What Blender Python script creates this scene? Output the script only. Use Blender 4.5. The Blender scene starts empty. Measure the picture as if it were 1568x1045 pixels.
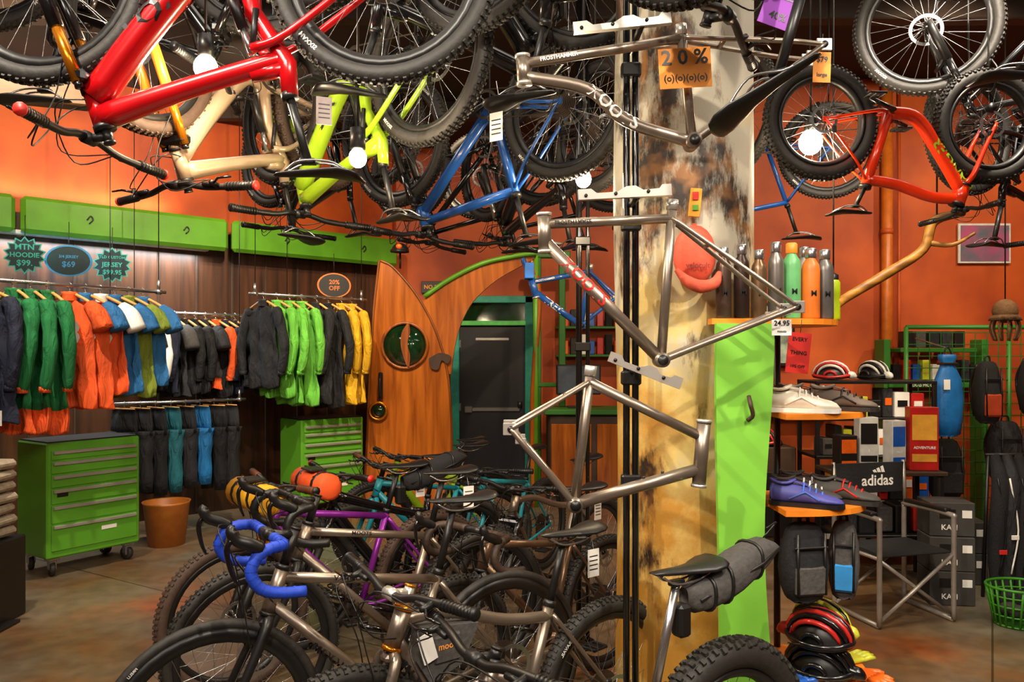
import bpy, math, random
from mathutils import Vector, Matrix
random.seed(7)
R_=random.Random(11)
pi=math.pi
CEIL=4.3
# ---------------------------------------------------------------- materials
def lin(h):
    h=h.lstrip('#'); o=[]
    for i in (0,2,4):
        c=int(h[i:i+2],16)/255
        o.append(c/12.92 if c<=.04045 else ((c+.055)/1.055)**2.4)
    return (o[0],o[1],o[2],1)
MC={}
def mat(name,hexc,rough=.5,metal=0,var=.15,scale=14,bump=0,emit=0,coat=0,hex2=None,stretch=None,bd=.02):
    if name in MC: return MC[name]
    m=bpy.data.materials.new(name); m.use_nodes=True; nt=m.node_tree; N=nt.nodes; L=nt.links
    b=N['Principled BSDF']; c=lin(hexc)
    tc=N.new('ShaderNodeTexCoord'); nz=N.new('ShaderNodeTexNoise'); nz.inputs['Scale'].default_value=scale; nz.inputs['Detail'].default_value=4
    if stretch:
        mp=N.new('ShaderNodeMapping'); mp.inputs['Scale'].default_value=stretch; L.new(tc.outputs['Object'],mp.inputs['Vector']); L.new(mp.outputs['Vector'],nz.inputs['Vector']); nz.inputs['Distortion'].default_value=.8
    else: L.new(tc.outputs['Object'],nz.inputs['Vector'])
    rp=N.new('ShaderNodeValToRGB')
    rp.color_ramp.elements[0].position=.3; rp.color_ramp.elements[1].position=.7
    rp.color_ramp.elements[0].color=tuple(x*(1-var) for x in c[:3])+(1,)
    rp.color_ramp.elements[1].color=lin(hex2) if hex2 else tuple(min(1,x*(1+var)) for x in c[:3])+(1,)
    L.new(nz.outputs['Fac'],rp.inputs['Fac']); L.new(rp.outputs['Color'],b.inputs['Base Color'])
    b.inputs['Roughness'].default_value=rough; b.inputs['Metallic'].default_value=metal
    if coat: b.inputs['Coat Weight'].default_value=coat; b.inputs['Coat Roughness'].default_value=.08
    if bump:
        bp=N.new('ShaderNodeBump'); bp.inputs['Strength'].default_value=bump; bp.inputs['Distance'].default_value=bd
        L.new(nz.outputs['Fac'],bp.inputs['Height']); L.new(bp.outputs['Normal'],b.inputs['Normal'])
    if emit:
        b.inputs['Emission Color'].default_value=c; b.inputs['Emission Strength'].default_value=emit
    MC[name]=m; return m

TI=mat('titanium','#94877a',.34,.8,.06,30)
TIP=mat('titanium_polished','#d4cfc6',.3,.7,.05)
STEEL=mat('steel','#b0b0b0',.25,.9,.05)
BLK=mat('black_plastic','#171616',.4,0,.1)
BLKG=mat('black_gloss','#111113',.2,0,.1,coat=.6)
RUB=mat('tire_rubber','#262320',.62,0,.2,60,.1)
RUBT=mat('tire_rubber_brown','#47352a',.7,0,.2,60)
GOLD=mat('gold_stanchion','#d8831e',.22,.8)
REDP=mat('red_paint','#b80a12',.25,0,.08,coat=.8)
REDK=mat('orange_red_paint','#e4340c',.28,0,.06,coat=.7)
LIME=mat('lime_paint','#a0c828',.3,0,.06,coat=.5)
BLUP=mat('blue_paint','#1c54a4',.3,0,.08,coat=.6)
BEIG=mat('beige_paint','#b59c82',.3,.2,.06,coat=.5)
ORGP=mat('orange_paint','#f08a2c',.35,0,.05)
TEAL=mat('teal_paint','#1f8a9a',.35,0,.06)
PURP=mat('purple_anodized','#8a2c9c',.3,.4)
BRNZ=mat('bronze_frame','#6d5644',.3,.6)
TAPEB=mat('blue_bar_tape','#1a44c4',.6,0,.15,50)
WHT=mat('white_print','#f4f1ea',.6,0,.03)
REDT=mat('red_print','#d42a20',.5,0,.03)
GRN=mat('green_enamel','#5ca028',.4,0,.06,4)
GRND=mat('green_enamel_dark','#2f7024',.45,0,.06,4)
LEAFG=mat('green_plank','#7cc03e',.5,0,.08,5,.15)
VAL=mat('green_vinyl_pad','#56901f',.38,0,.12,5,.12)
ORSH=mat('orange_shelf_paint','#f08a24',.45,0,.06)
GREYF=mat('grey_fabric','#484543',.85,0,.2,60,.2)
BLKF=mat('black_fabric','#18181b',.88,0,.3,60,.2)
TAG=mat('paper_tag','#f2efe8',.7,0,.03)
ORTAG=mat('orange_card','#f0983c',.7,0,.03)
CHAINM=mat('chain_steel','#5c5048',.35,.8)
DARKW=mat('dark_wood','#3b2616',.6,0,.3,8,.1)
CORK=mat('wood_hanger','#d9a058',.5,0,.12)

def wood(name,a,b,sc=6,rough=.35,axis='Z',dist=6):
    if name in MC: return MC[name]
    m=bpy.data.materials.new(name); m.use_nodes=True; nt=m.node_tree; N=nt.nodes; L=nt.links; bs=N['Principled BSDF']
    tc=N.new('ShaderNodeTexCoord'); mp=N.new('ShaderNodeMapping'); s=[sc,sc,sc]; s['XYZ'.index(axis)]=sc*.08; mp.inputs['Scale'].default_value=s
    nz=N.new('ShaderNodeTexNoise'); nz.inputs['Scale'].default_value=1.5; nz.inputs['Detail'].default_value=6; nz.inputs['Distortion'].default_value=.6
    rp=N.new('ShaderNodeValToRGB'); rp.color_ramp.elements[0].color=lin(a); rp.color_ramp.elements[1].color=lin(b); rp.color_ramp.elements[0].position=.32; rp.color_ramp.elements[1].position=.68
    L.new(tc.outputs['Object'],mp.inputs['Vector']); L.new(mp.outputs['Vector'],nz.inputs['Vector']); L.new(nz.outputs['Fac'],rp.inputs['Fac']); L.new(rp.outputs['Color'],bs.inputs['Base Color'])
    bp=N.new('ShaderNodeBump'); bp.inputs['Strength'].default_value=.15; bp.inputs['Distance'].default_value=.01; L.new(nz.outputs['Fac'],bp.inputs['Height']); L.new(bp.outputs['Normal'],bs.inputs['Normal'])
    bs.inputs['Roughness'].default_value=rough
    MC[name]=m; return m
WOODD=wood('varnished_wood','#84400f','#b8661e',10,.25)
WALLW=wood('wood_panelling','#241308','#54301a',7,.45)
BEAMW=wood('beam_wood','#3a2412','#7a5026',6,.6,'X')
BRANCH=wood('branch_wood','#5c380e','#b07a26',10,.5,'X')

def floor_mat():
    m=bpy.data.materials.new('stained_concrete'); m.use_nodes=True; nt=m.node_tree; N=nt.nodes; L=nt.links; b=N['Principled BSDF']
    tc=N.new('ShaderNodeTexCoord')
    n1=N.new('ShaderNodeTexNoise'); n1.inputs['Scale'].default_value=.7; n1.inputs['Detail'].default_value=8; n1.inputs['Roughness'].default_value=.6
    n2=N.new('ShaderNodeTexNoise'); n2.inputs['Scale'].default_value=9; n2.inputs['Detail'].default_value=8
    L.new(tc.outputs['Object'],n1.inputs['Vector']); L.new(tc.outputs['Object'],n2.inputs['Vector'])
    r=N.new('ShaderNodeValToRGB'); e=r.color_ramp.elements; e[0].position=.40; e[0].color=lin('#77705e'); e[1].position=.70; e[1].color=lin('#a0501f')
    k=e.new(.57); k.color=lin('#80603f')
    L.new(n1.outputs['Fac'],r.inputs['Fac'])
    mx=N.new('ShaderNodeMixRGB'); mx.blend_type='MULTIPLY'; mx.inputs['Fac'].default_value=.6
    r2=N.new('ShaderNodeValToRGB'); r2.color_ramp.elements[0].position=.3; r2.color_ramp.elements[0].color=(.42,.38,.36,1); r2.color_ramp.elements[1].position=.65; r2.color_ramp.elements[1].color=(1,1,1,1)
    L.new(n2.outputs['Fac'],r2.inputs['Fac']); L.new(r.outputs['Color'],mx.inputs['Color1']); L.new(r2.outputs['Color'],mx.inputs['Color2'])
    br=N.new('ShaderNodeTexBrick'); br.offset=0; br.inputs['Scale'].default_value=1; br.inputs['Brick Width'].default_value=3.4; br.inputs['Row Height'].default_value=3.4; br.inputs['Mortar Size'].default_value=.006
    br.inputs['Color1'].default_value=(1,1,1,1); br.inputs['Color2'].default_value=(.92,.92,.92,1); br.inputs['Mortar'].default_value=(.35,.3,.27,1)
    mp=N.new('ShaderNodeMapping'); mp.inputs['Rotation'].default_value=(0,0,.55); L.new(tc.outputs['Object'],mp.inputs['Vector']); L.new(mp.outputs['Vector'],br.inputs['Vector'])
    m2=N.new('ShaderNodeMixRGB'); m2.blend_type='MULTIPLY'; m2.inputs['Fac'].default_value=1
    L.new(mx.outputs['Color'],m2.inputs['Color1']); L.new(br.outputs['Color'],m2.inputs['Color2']); L.new(m2.outputs['Color'],b.inputs['Base Color'])
    b.inputs['Roughness'].default_value=.34
    return m
def column_mat():
    m=bpy.data.materials.new('weathered_plaster'); m.use_nodes=True; nt=m.node_tree; N=nt.nodes; L=nt.links; b=N['Principled BSDF']
    tc=N.new('ShaderNodeTexCoord')
    sx=N.new('ShaderNodeSeparateXYZ'); L.new(tc.outputs['Object'],sx.inputs[0])
    n1=N.new('ShaderNodeTexNoise'); n1.inputs['Scale'].default_value=3.2; n1.inputs['Detail'].default_value=7; n1.inputs['Roughness'].default_value=.65; L.new(tc.outputs['Object'],n1.inputs['Vector'])
    mr=N.new('ShaderNodeMapRange'); mr.inputs['From Min'].default_value=.4; mr.inputs['From Max'].default_value=2.5; mr.inputs['To Min'].default_value=-.26; mr.inputs['To Max'].default_value=.26; L.new(sx.outputs['Z'],mr.inputs['Value'])
    ad=N.new('ShaderNodeMath'); ad.operation='ADD'; L.new(mr.outputs['Result'],ad.inputs[0]); L.new(n1.outputs['Fac'],ad.inputs[1])
    r=N.new('ShaderNodeValToRGB'); e=r.color_ramp.elements; e[0].position=.3; e[0].color=lin('#b88230'); e[1].position=.70; e[1].color=lin('#bcb4a0'); k=e.new(.50); k.color=lin('#d0b46c')
    L.new(ad.outputs[0],r.inputs['Fac'])
    mp=N.new('ShaderNodeMapping'); mp.inputs['Scale'].default_value=(1,1,.35); L.new(tc.outputs['Object'],mp.inputs['Vector'])
    n2=N.new('ShaderNodeTexNoise'); n2.inputs['Scale'].default_value=8; n2.inputs['Detail'].default_value=10; n2.inputs['Roughness'].default_value=.72; L.new(mp.outputs['Vector'],n2.inputs['Vector'])
    n3=N.new('ShaderNodeTexNoise'); n3.inputs['Scale'].default_value=2.0; n3.inputs['Detail'].default_value=3; L.new(tc.outputs['Object'],n3.inputs['Vector'])
    a2=N.new('ShaderNodeMath'); a2.operation='ADD'; L.new(n2.outputs['Fac'],a2.inputs[0]); L.new(n3.outputs['Fac'],a2.inputs[1])
    r2=N.new('ShaderNodeValToRGB'); r2.color_ramp.elements[0].position=.52; r2.color_ramp.elements[0].color=(0,0,0,1); r2.color_ramp.elements[1].position=.58; r2.color_ramp.elements[1].color=(1,1,1,1)
    hv=N.new('ShaderNodeMath'); hv.operation='MULTIPLY'; hv.inputs[1].default_value=.5; L.new(a2.outputs[0],hv.inputs[0]); L.new(hv.outputs[0],r2.inputs['Fac'])
    n4=N.new('ShaderNodeTexNoise'); n4.inputs['Scale'].default_value=14; L.new(tc.outputs['Object'],n4.inputs['Vector'])
    r4=N.new('ShaderNodeValToRGB'); r4.color_ramp.elements[0].color=lin('#2a1c12'); r4.color_ramp.elements[1].color=lin('#8a5a2a'); r4.color_ramp.elements[0].position=.4; r4.color_ramp.elements[1].position=.65; L.new(n4.outputs['Fac'],r4.inputs['Fac'])
    mx=N.new('ShaderNodeMixRGB'); L.new(r2.outputs['Color'],mx.inputs['Fac']); L.new(r.outputs['Color'],mx.inputs['Color1']); L.new(r4.outputs['Color'],mx.inputs['Color2'])
    L.new(mx.outputs['Color'],b.inputs['Base Color']); b.inputs['Roughness'].default_value=.5
    bp=N.new('ShaderNodeBump'); bp.inputs['Strength'].default_value=.35; bp.inputs['Distance'].default_value=.02; L.new(n2.outputs['Fac'],bp.inputs['Height']); L.new(bp.outputs['Normal'],b.inputs['Normal'])
    return m
FLOORM=floor_mat(); COLM=column_mat()
ORWALL=mat('orange_plaster','#a83c0e',.6,0,.25,1.6,.25,hex2='#cc5a1a')
CEILM=mat('dark_ceiling','#1b120c',.8,0,.3,3)

# ---------------------------------------------------------------- builder
def cr(pts,n=5):
    P=[Vector(p) for p in pts]; out=[]
    Q=[P[0]*2-P[1]]+P+[P[-1]*2-P[-2]]
    for i in range(1,len(Q)-2):
        a,b,c,d=Q[i-1],Q[i],Q[i+1],Q[i+2]
        for k in range(n):
            t=k/n
            out.append(.5*((2*b)+(c-a)*t+(2*a-5*b+4*c-d)*t*t+(3*b-a-3*c+d)*t**3))
    out.append(P[-1]); return out
TX={}
def textdata(s):
    if s in TX: return TX[s]
    cu=bpy.data.curves.new('t','FONT'); cu.body=s; cu.size=1; cu.align_x='CENTER'; cu.align_y='CENTER'; cu.resolution_u=2; cu.offset=.02
    o=bpy.data.objects.new('t',cu); bpy.context.scene.collection.objects.link(o)
    bpy.context.view_layer.update(); dg=bpy.context.evaluated_depsgraph_get(); e=o.evaluated_get(dg); me=e.to_mesh()
    d=([tuple(v.co) for v in me.vertices],[tuple(p.vertices) for p in me.polygons]); e.to_mesh_clear()
    bpy.data.objects.remove(o); bpy.data.curves.remove(cu); TX[s]=d; return d
class MB:
    def __init__(s): s.v=[];s.f=[];s.mi=[];s.sm=[];s.mats=[];s.M=Matrix()
    def add(s,vs,fs,m,smooth=True):
        if m not in s.mats: s.mats.append(m)
        k=s.mats.index(m); b=len(s.v); M=s.M
        s.v.extend([tuple(M@Vector(p)) for p in vs])
        for f in fs: s.f.append([b+i for i in f]); s.mi.append(k); s.sm.append(smooth)
    def obj(s,name,origin=True,parent=None):
        me=bpy.data.meshes.new(name)
        c=Vector((0,0,0))
        if origin and s.v:
            xs=[p[0] for p in s.v];ys=[p[1] for p in s.v];zs=[p[2] for p in s.v]
            c=Vector(((min(xs)+max(xs))/2,(min(ys)+max(ys))/2,min(zs)))
        me.from_pydata([(p[0]-c.x,p[1]-c.y,p[2]-c.z) for p in s.v],[],s.f)
        for m in s.mats: me.materials.append(m)
        me.polygons.foreach_set('material_index',s.mi); me.polygons.foreach_set('use_smooth',s.sm); me.update()
        o=bpy.data.objects.new(name,me); o.location=c; bpy.context.scene.collection.objects.link(o)
        return o
    def tube(s,pts,r,m,seg=8,caps=True):
        P=[Vector(p) for p in pts]; n=len(P)
        if isinstance(r,(list,tuple)):
            if len(r)!=n:
                rr=[]
                for i in range(n):
                    t=i/(n-1)*(len(r)-1); j=min(int(t),len(r)-2); rr.append(r[j]+(r[j+1]-r[j])*(t-j))
                r=rr
        else: r=[r]*n
        vs=[];fs=[];nr=None
        for i in range(n):
            t=(P[min(i+1,n-1)]-P[max(i-1,0)])
            if t.length<1e-9: t=Vector((0,0,1))
            t.normalize()
            if nr is None:
                up=Vector((0,0,1)) if abs(t.z)<.9 else Vector((1,0,0)); nr=t.cross(up).normalized()
            else:
                nr=nr-t*nr.dot(t); nr=nr.normalized() if nr.length>1e-6 else t.orthogonal().normalized()
            b=t.cross(nr)
            for k in range(seg):
                a=2*pi*k/seg; vs.append(P[i]+(nr*math.cos(a)+b*math.sin(a))*r[i])
        for i in range(n-1):
            for k in range(seg):
                k1=(k+1)%seg; fs.append((i*seg+k,i*seg+k1,(i+1)*seg+k1,(i+1)*seg+k))
        if caps and seg>3: fs.append(tuple(reversed(range(seg)))); fs.append(tuple(range((n-1)*seg,n*seg)))
        s.add(vs,fs,m)
    def rev(s,prof,c,m,axis=(0,0,1),seg=24,closed=False,smooth=True,caps=False):
        A=Vector(axis).normalized(); U=A.orthogonal().normalized(); V=A.cross(U); c=Vector(c); n=len(prof); vs=[];fs=[]
        for k in range(seg):
            a=2*pi*k/seg; d=U*math.cos(a)+V*math.sin(a)
            for (r,h) in prof: vs.append(c+A*h+d*r)
        for k in range(seg):
            k1=(k+1)%seg
            for i in range(n if closed else n-1):
                j=(i+1)%n; fs.append((k*n+i,k1*n+i,k1*n+j,k*n+j))
        s.add(vs,fs,m,smooth)
    def box(s,c,size,m,b=0,R=None,taper=1):
        h=[k/2 for k in size]; c=Vector(c); vs=[];fs=[]
        if b<=0:
            for sx in(-1,1):
                for sy in(-1,1):
                    for sz in(-1,1):
                        k=taper if sz>0 else 1
                        vs.append(Vector((sx*h[0]*k,sy*h[1]*k,sz*h[2])))
            fs=[(0,1,3,2),(4,6,7,5),(0,4,5,1),(2,3,7,6),(0,2,6,4),(1,5,7,3)]
        else:
            b=min(b,min(h)*.9)
            key={}
            for sx in(-1,1):
                for sy in(-1,1):
                    for sz in(-1,1):
                        sg=(sx,sy,sz)
                        for a in range(3):
                            p=[sg[i]*(h[i]-b) for i in range(3)]; p[a]=sg[a]*h[a]; key[(sg,a)]=len(vs)
                            if sz>0: p[0]*=taper; p[1]*=taper
                            vs.append(Vector(p))
                        fs.append((key[(sg,0)],key[(sg,1)],key[(sg,2)]))
            for a in range(3):
                o=[i for i in range(3) if i!=a]
                for q in(-1,1):
                    f=[]
                    for (u,w) in((-1,-1),(1,-1),(1,1),(-1,1)):
                        sg=[0,0,0]; sg[a]=q; sg[o[0]]=u; sg[o[1]]=w; f.append(key[(tuple(sg),a)])
                    fs.append(tuple(f))
                for u in(-1,1):
                    for w in(-1,1):
                        l=[0,0,0]; l[o[0]]=u; l[o[1]]=w; l[a]=-1; g=list(l); g[a]=1; l=tuple(l); g=tuple(g)
                        fs.append((key[(l,o[0])],key[(l,o[1])],key[(g,o[1])],key[(g,o[0])]))
        if R is not None: vs=[R@p for p in vs]
        s.add([c+p for p in vs],fs,m,False)
    def ell(s,c,rad,m,seg=14,rings=8,R=None,t0=0,t1=pi):
        vs=[];fs=[];c=Vector(c)
        for i in range(rings+1):
            t=t0+(t1-t0)*i/rings
            for k in range(seg):
                a=2*pi*k/seg; p=Vector((rad[0]*math.sin(t)*math.cos(a),rad[1]*math.sin(t)*math.sin(a),rad[2]*math.cos(t)))
                if R is not None: p=R@p
                vs.append(c+p)
        for i in range(rings):
            for k in range(seg): k1=(k+1)%seg; fs.append((i*seg+k,(i+1)*seg+k,(i+1)*seg+k1,i*seg+k1))
        s.add(vs,fs,m)
    def loft(s,rings,m,cap=True,smooth=True):
        n=len(rings[0]); vs=[p for r in rings for p in r]; fs=[]
        for i in range(len(rings)-1):
            for k in range(n): k1=(k+1)%n; fs.append((i*n+k,i*n+k1,(i+1)*n+k1,(i+1)*n+k))
        if cap: fs.append(tuple(range(n))); fs.append(tuple(range((len(rings)-1)*n,len(rings)*n)))
        s.add(vs,fs,m,smooth)
    def prism(s,poly,y0,y1,m):
        n=len(poly); vs=[(x,y0,z) for x,z in poly]+[(x,y1,z) for x,z in poly]
        fs=[tuple(range(n)),tuple(reversed(range(n,2*n)))]+[(i,(i+1)%n,n+(i+1)%n,n+i) for i in range(n)]
        s.add(vs,fs,m,False)
    def slab(s,poly,z0,z1,m):
        n=len(poly); vs=[(x,y,z0) for x,y in poly]+[(x,y,z1) for x,y in poly]
        fs=[tuple(range(n)),tuple(reversed(range(n,2*n)))]+[(i,(i+1)%n,n+(i+1)%n,n+i) for i in range(n)]
        s.add(vs,fs,m,False)
    def text(s,t,o,u,v,size,m):
        o=Vector(o);u=Vector(u).normalized();v=Vector(v).normalized(); V,F=textdata(t)
        s.add([o+u*(p[0]*size)+v*(p[1]*size) for p in V],F,m,False)
    def ttube(s,t,p0,p1,r,size,m,side,wide=1.0,lat=Vector((0,1,0))):
        a=Vector(p0);b=Vector(p1)
        if (b.x-a.x)*side>0: a,b=b,a
        u=(b-a).normalized(); n=lat*side; up=n.cross(u); c=(a+b)/2; V,F=textdata(t); vs=[]
        for p in V:
            th=p[1]*size/r; vs.append(c+u*(p[0]*size*wide)+(n*math.cos(th)+up*math.sin(th))*(r+.0015))
        s.add(vs,F,m,False)
    def tpath(s,t,path,f0,r,size,m,wide=1.0):
        P=[Vector(p) for p in path]; D=[0]
        for i in range(1,len(P)): D.append(D[-1]+(P[i]-P[i-1]).length)
        V,F=textdata(t); x0=min(p[0] for p in V); vs=[]
        for p in V:
            d=D[-1]*f0+(p[0]-x0)*size*wide; j=0
            while j<len(P)-2 and D[j+1]<d: j+=1
            u=(P[j+1]-P[j]).normalized(); c=P[j]+u*(d-D[j]); n=Vector((0,-1,0)); up=n.cross(u); th=p[1]*size/r
            vs.append(c+(n*math.cos(th)+up*math.sin(th))*(r+.0015))
        s.add(vs,F,m,False)
    def tarc(s,t,c,R,size,m,side,a0):
        V,F=textdata(t); vs=[]; c=Vector(c)
        for p in V:
            rr=R+p[1]*size; a=a0+side*p[0]*size/R
            vs.append((c.x+math.cos(a)*rr,c.y,c.z+math.sin(a)*rr))
        s.add(vs,F,m,False)

# ---------------------------------------------------------------- bikes
def wheel(mb,cx,cz,R,tw,st,rear):
    c=Vector((cx,0,cz)); tm=st['tire']; Rc=R-tw/2
    prof=[(Rc+math.cos(2*pi*k/10)*tw/2,math.sin(2*pi*k/10)*tw*.5) for k in range(10)]
    mb.rev(prof,c,tm,(0,1,0),48,True)
    if st['knob']:
        sp=.024 if tw<.07 else .03; nk=int(2*pi*R/sp); ks=sp*.5
        vs=[];fs=[]
        for i in range(nk):
            a=2*pi*i/nk; rows=[-.2,.2,-.66,.66] if i%2 else [0,-.52,.52]
            er=Vector((math.cos(a),0,math.sin(a))); et=Vector((-math.sin(a),0,math.cos(a)))
            for q in rows:
                th=q*1.15; nrm=er*math.cos(th)+Vector((0,1,0))*math.sin(th); bt=Vector((0,1,0))*math.cos(th)-er*math.sin(th)
                base=c+er*Rc+nrm*(tw/2-.001); hh=.006 if tw<.07 else .009; w=tw*.11
                b=len(vs)
                for (dz,k) in((0,1),(hh,.8)):
                    for (x,y) in((-1,-1),(1,-1),(1,1),(-1,1)): vs.append(base+nrm*dz+et*(x*ks/2*k)+bt*(y*w*k))
                fs+= [(b+4,b+5,b+6,b+7)]+[(b+j,b+(j+1)%4,b+4+(j+1)%4,b+4+j) for j in range(4)]
        mb.add(vs,fs,tm,False)
    ri=R-tw; dp=st['rimd']; w=.012 if tw<.07 else .03
    mb.rev([(ri+.006,-w),(ri+.006,w),(ri-dp*.4,w),(ri-dp,w*.4),(ri-dp,-w*.4),(ri-dp*.4,-w)],c,st['rim'],(0,1,0),40,True)
    if st.get('rimtxt'):
        for sd in(1,-1):
            for a0 in(.8,.8+pi): mb.tarc(st['rimtxt'],c+Vector((0,sd*(tw/2*.86+.003),0)),R-tw*.60,tw*.34,WHT,-sd,a0)
    hw=.035 if not rear else .045
    mb.rev([(0,-hw-.012),(.009,-hw-.012),(.009,-hw),(.024,-hw),(.024,-hw+.006),(.013,-hw+.016),(.013,hw-.016),(.024,hw-.006),(.024,hw),(.009,hw),(.009,hw+.012),(0,hw+.012)],c,BLKG if not st.get('hubs') else STEEL,(0,1,0),12)
    ns=28
    for i in range(ns):
        sd=1 if i%2 else -1; a=2*pi*i/ns; da=.55*(1 if (i//2)%2 else -1)
        p0=c+Vector((math.cos(a+da)*.022,sd*(hw-.004),math.sin(a+da)*.022)); p1=c+Vector((math.cos(a),0,math.sin(a)))*(ri-dp*.9)
        mb.tube([p0,p1],.0011,st['spoke'],3,False)
    yr=hw+.006
    mb.rev([(.082,yr-.001),(.082,yr+.001),(.066,yr+.001),(.066,yr-.001)],c,STEEL,(0,1,0),32,True,False)
    for i in range(6):
        a=2*pi*i/6; mb.tube([c+Vector((math.cos(a)*.018,yr,math.sin(a)*.018)),c+Vector((math.cos(a+.5)*.068,yr,math.sin(a+.5)*.068))],.003,STEEL,4)
    if rear:
        for k in range(8):
            rr=.075-.0065*k; y=-.026-.0042*k
            mb.rev([(rr,y-.001),(rr,y+.001),(.015,y+.001),(.015,y-.001)],c,CHAINM,(0,1,0),22,True,False)
def saddle(mb,x,z,m,tilt=0,rail=STEEL):
    rings=[]; S=[(.135,.006,.004,.0),(.125,.016,.012,.002),(.08,.020,.018,.001),(.02,.027,.02,-.001),(-.04,.043,.022,0),(-.08,.063,.024,.004),(-.115,.070,.022,.010),(-.135,.06,.015,.012),(-.142,.035,.006,.012)]
    for (dx,w,h,dz) in S:
        rg=[]
        for k in range(14):
            a=2*pi*k/14; ca=math.cos(a); sa=math.sin(a)
            yy=w*(abs(ca)**.8)*(1 if ca>=0 else -1); zz=h*.45*(sa if sa>0 else sa*1.3) - (abs(ca)**3)*h*.55
            if sa>.7 and dx>-.12: zz-=.003
            rg.append(Vector((x+dx,yy,z+dz+zz-h*.2+tilt*dx)))
        rings.append(rg)
    mb.loft(rings,m)
    for sd in(1,-1):
        mb.tube(cr([(x+.10,sd*.008,z-.014+tilt*.1),(x+.05,sd*.022,z-.042),(x-.04,sd*.022,z-.042),(x-.10,sd*.035,z-.012-tilt*.1)],4),.0036,rail,6)
def rod(mb,a,b,r,m,seg=10): mb.tube([a,b],r,m,seg)
def bike(st0,name,S,head,hung=False,sc=1.0,pitch=0,lean=0):
    st=dict(frame=TI,fork=BLK,bar='flat',tape=BLK,tw=.056,knob=True,tire=RUB,rim=BLK,rimd=.024,spoke=STEEL,sus=False,fs=False,rt=.017,saddle=BLK,txt=None,txtm=WHT,R=.35,cranks=BLKG,seatpost=BLK,tt=None,sadz=.98,barz=0,grip=BLK,stem=BLK,stilt=0)
    st.update(st0); mb=MB(); R=st['R']
    sl=Vector((-.24,0,st['sadz'])); yaw=math.atan2(head[1],head[0])
    A=Matrix.Rotation(yaw,4,'Z')@Matrix.Rotation(pitch,4,'Y')@(Matrix.Rotation(pi,4,'X') if hung else Matrix.Rotation(lean,4,'X'))@Matrix.Scale(sc,4)
    d=A@sl; t=Vector(S)-d if hung else Vector((S[0]-d.x,S[1]-d.y,.0))
    mb.M=Matrix.Translation(t)@A
    V=Vector; F=st['frame']; rt=st['rt']
    BB=V((0,0,.28)); RA=V((-.43,0,R)); FA=V((.64,0,R)); ST=V((-.15,0,.74)); 
    drop=st['bar']=='drop'
    if drop: HB=V((.47,0,.69)); HT=V((.42,0,.83))
    else: HB=V((.475,0,.72)); HT=V((.435,0,.83))
    if st['tt']=='low': ST=V((-.12,0,.62))
    tw=st['tw']
    wheel(mb,RA.x,RA.z,R,tw,st,True); wheel(mb,FA.x,FA.z,R,tw,st,False)
    SP=V((sl.x+.03,0,st['sadz']-.045))
    rod(mb,HB,HT,rt*1.25+.002,F,14); hd=(HT-HB).normalized()
    rod(mb,HB-hd*.006,HB+hd*.006,rt*1.25+.006,st.get('hs',BLK),14); rod(mb,HT-hd*.002,HT+hd*.012,rt*1.25+.005,st.get('hs',BLK),14)
    rod(mb,BB-V((0,.036,0)),BB+V((0,.036,0)),.023,F,14)
    stw=.055 if tw<.07 else .07
    if st['fs']:
        mb.tube(cr([BB+V((-.01,0,.02)),BB+V((.12,0,.04)),BB+V((.3,0,.24)),HB+V((-.01,0,.02))],5),[rt*1.9,rt*1.9,rt*2,rt*2.1],F,12)
        mb.tube(cr([ST+V((.02,0,-.12)),ST+V((.12,0,-.09)),ST+V((.35,0,-.02)),HT+V((0,0,-.03))],5),[rt*1.2,rt*1.3,rt*1.4,rt*1.8],F,12)
        mb.tube([BB,BB+V((-.03,0,.2)),ST+V((.01,0,-.1)),ST],[rt*1.6,rt*1.2,rt*1.3,rt*1.1],F,12)
        mb.tube([ST+V((.015,0,-.09)),ST+V((.12,0,-.07))],[rt*1.1,rt],F,10)
        rod(mb,BB+V((.06,0,.1)),BB+V((-.0,0,.25)),.018,BLK,12); rod(mb,BB+V((-.0,0,.25)),BB+V((-.03,0,.33)),.011,STEEL,10)
        piv=BB+V((-.04,0,.32))
        for sd in(1,-1):
            o=V((0,sd*stw,0)); 
            mb.tube(cr([BB+V((.0,sd*.03,.06)),BB+V((-.12,sd*.045,.05)),RA+o],4),[.02,.014,.012],F,8)
            mb.tube(cr([piv+V((0,sd*.028,0)),piv+V((-.12,sd*.05,-.04)),RA+o],4),[.016,.012,.011],F,8)
            mb.tube([piv+V((0,sd*.026,0)),BB+V((-.05,sd*.03,.2))],.01,BLK,6)
    else:
        if st['tt']=='curve':
            dt=cr([BB,BB+V((.17,0,.03)),BB+V((.3,0,.2)),HB+V((-.01,0,.03))],6)
            mb.tube(dt,rt*1.15,F,12)
            mb.tube(cr([ST+V((.0,0,-.05)),ST+V((.2,0,-.02)),ST+V((.42,0,.05)),HT+V((0,0,-.03))],5),rt,F,12)
        else:
            rod(mb,BB,HB+hd*.035,rt*1.12,F,14); rod(mb,ST+V((.01,0,-.03)),HT-hd*.03,rt,F,14)
        rod(mb,BB,ST,rt*.95,F,14)
        for sd in(1,-1):
            o=V((0,sd*stw,0))
            mb.tube(cr([BB+V((-.01,sd*.02,0)),BB+V((-.12,sd*(tw/2+.018),.01)),RA+o],4),[.011,.0095,.008],F,8)
            mb.tube(cr([ST+V((-.0,sd*.014,-.04)),ST+V((-.1,sd*(tw/2+.015),-.17)),RA+o],4),[.009,.008,.0075],F,8)
            mb.box(RA+o,(.04,.006,.03),F,.002)
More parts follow.
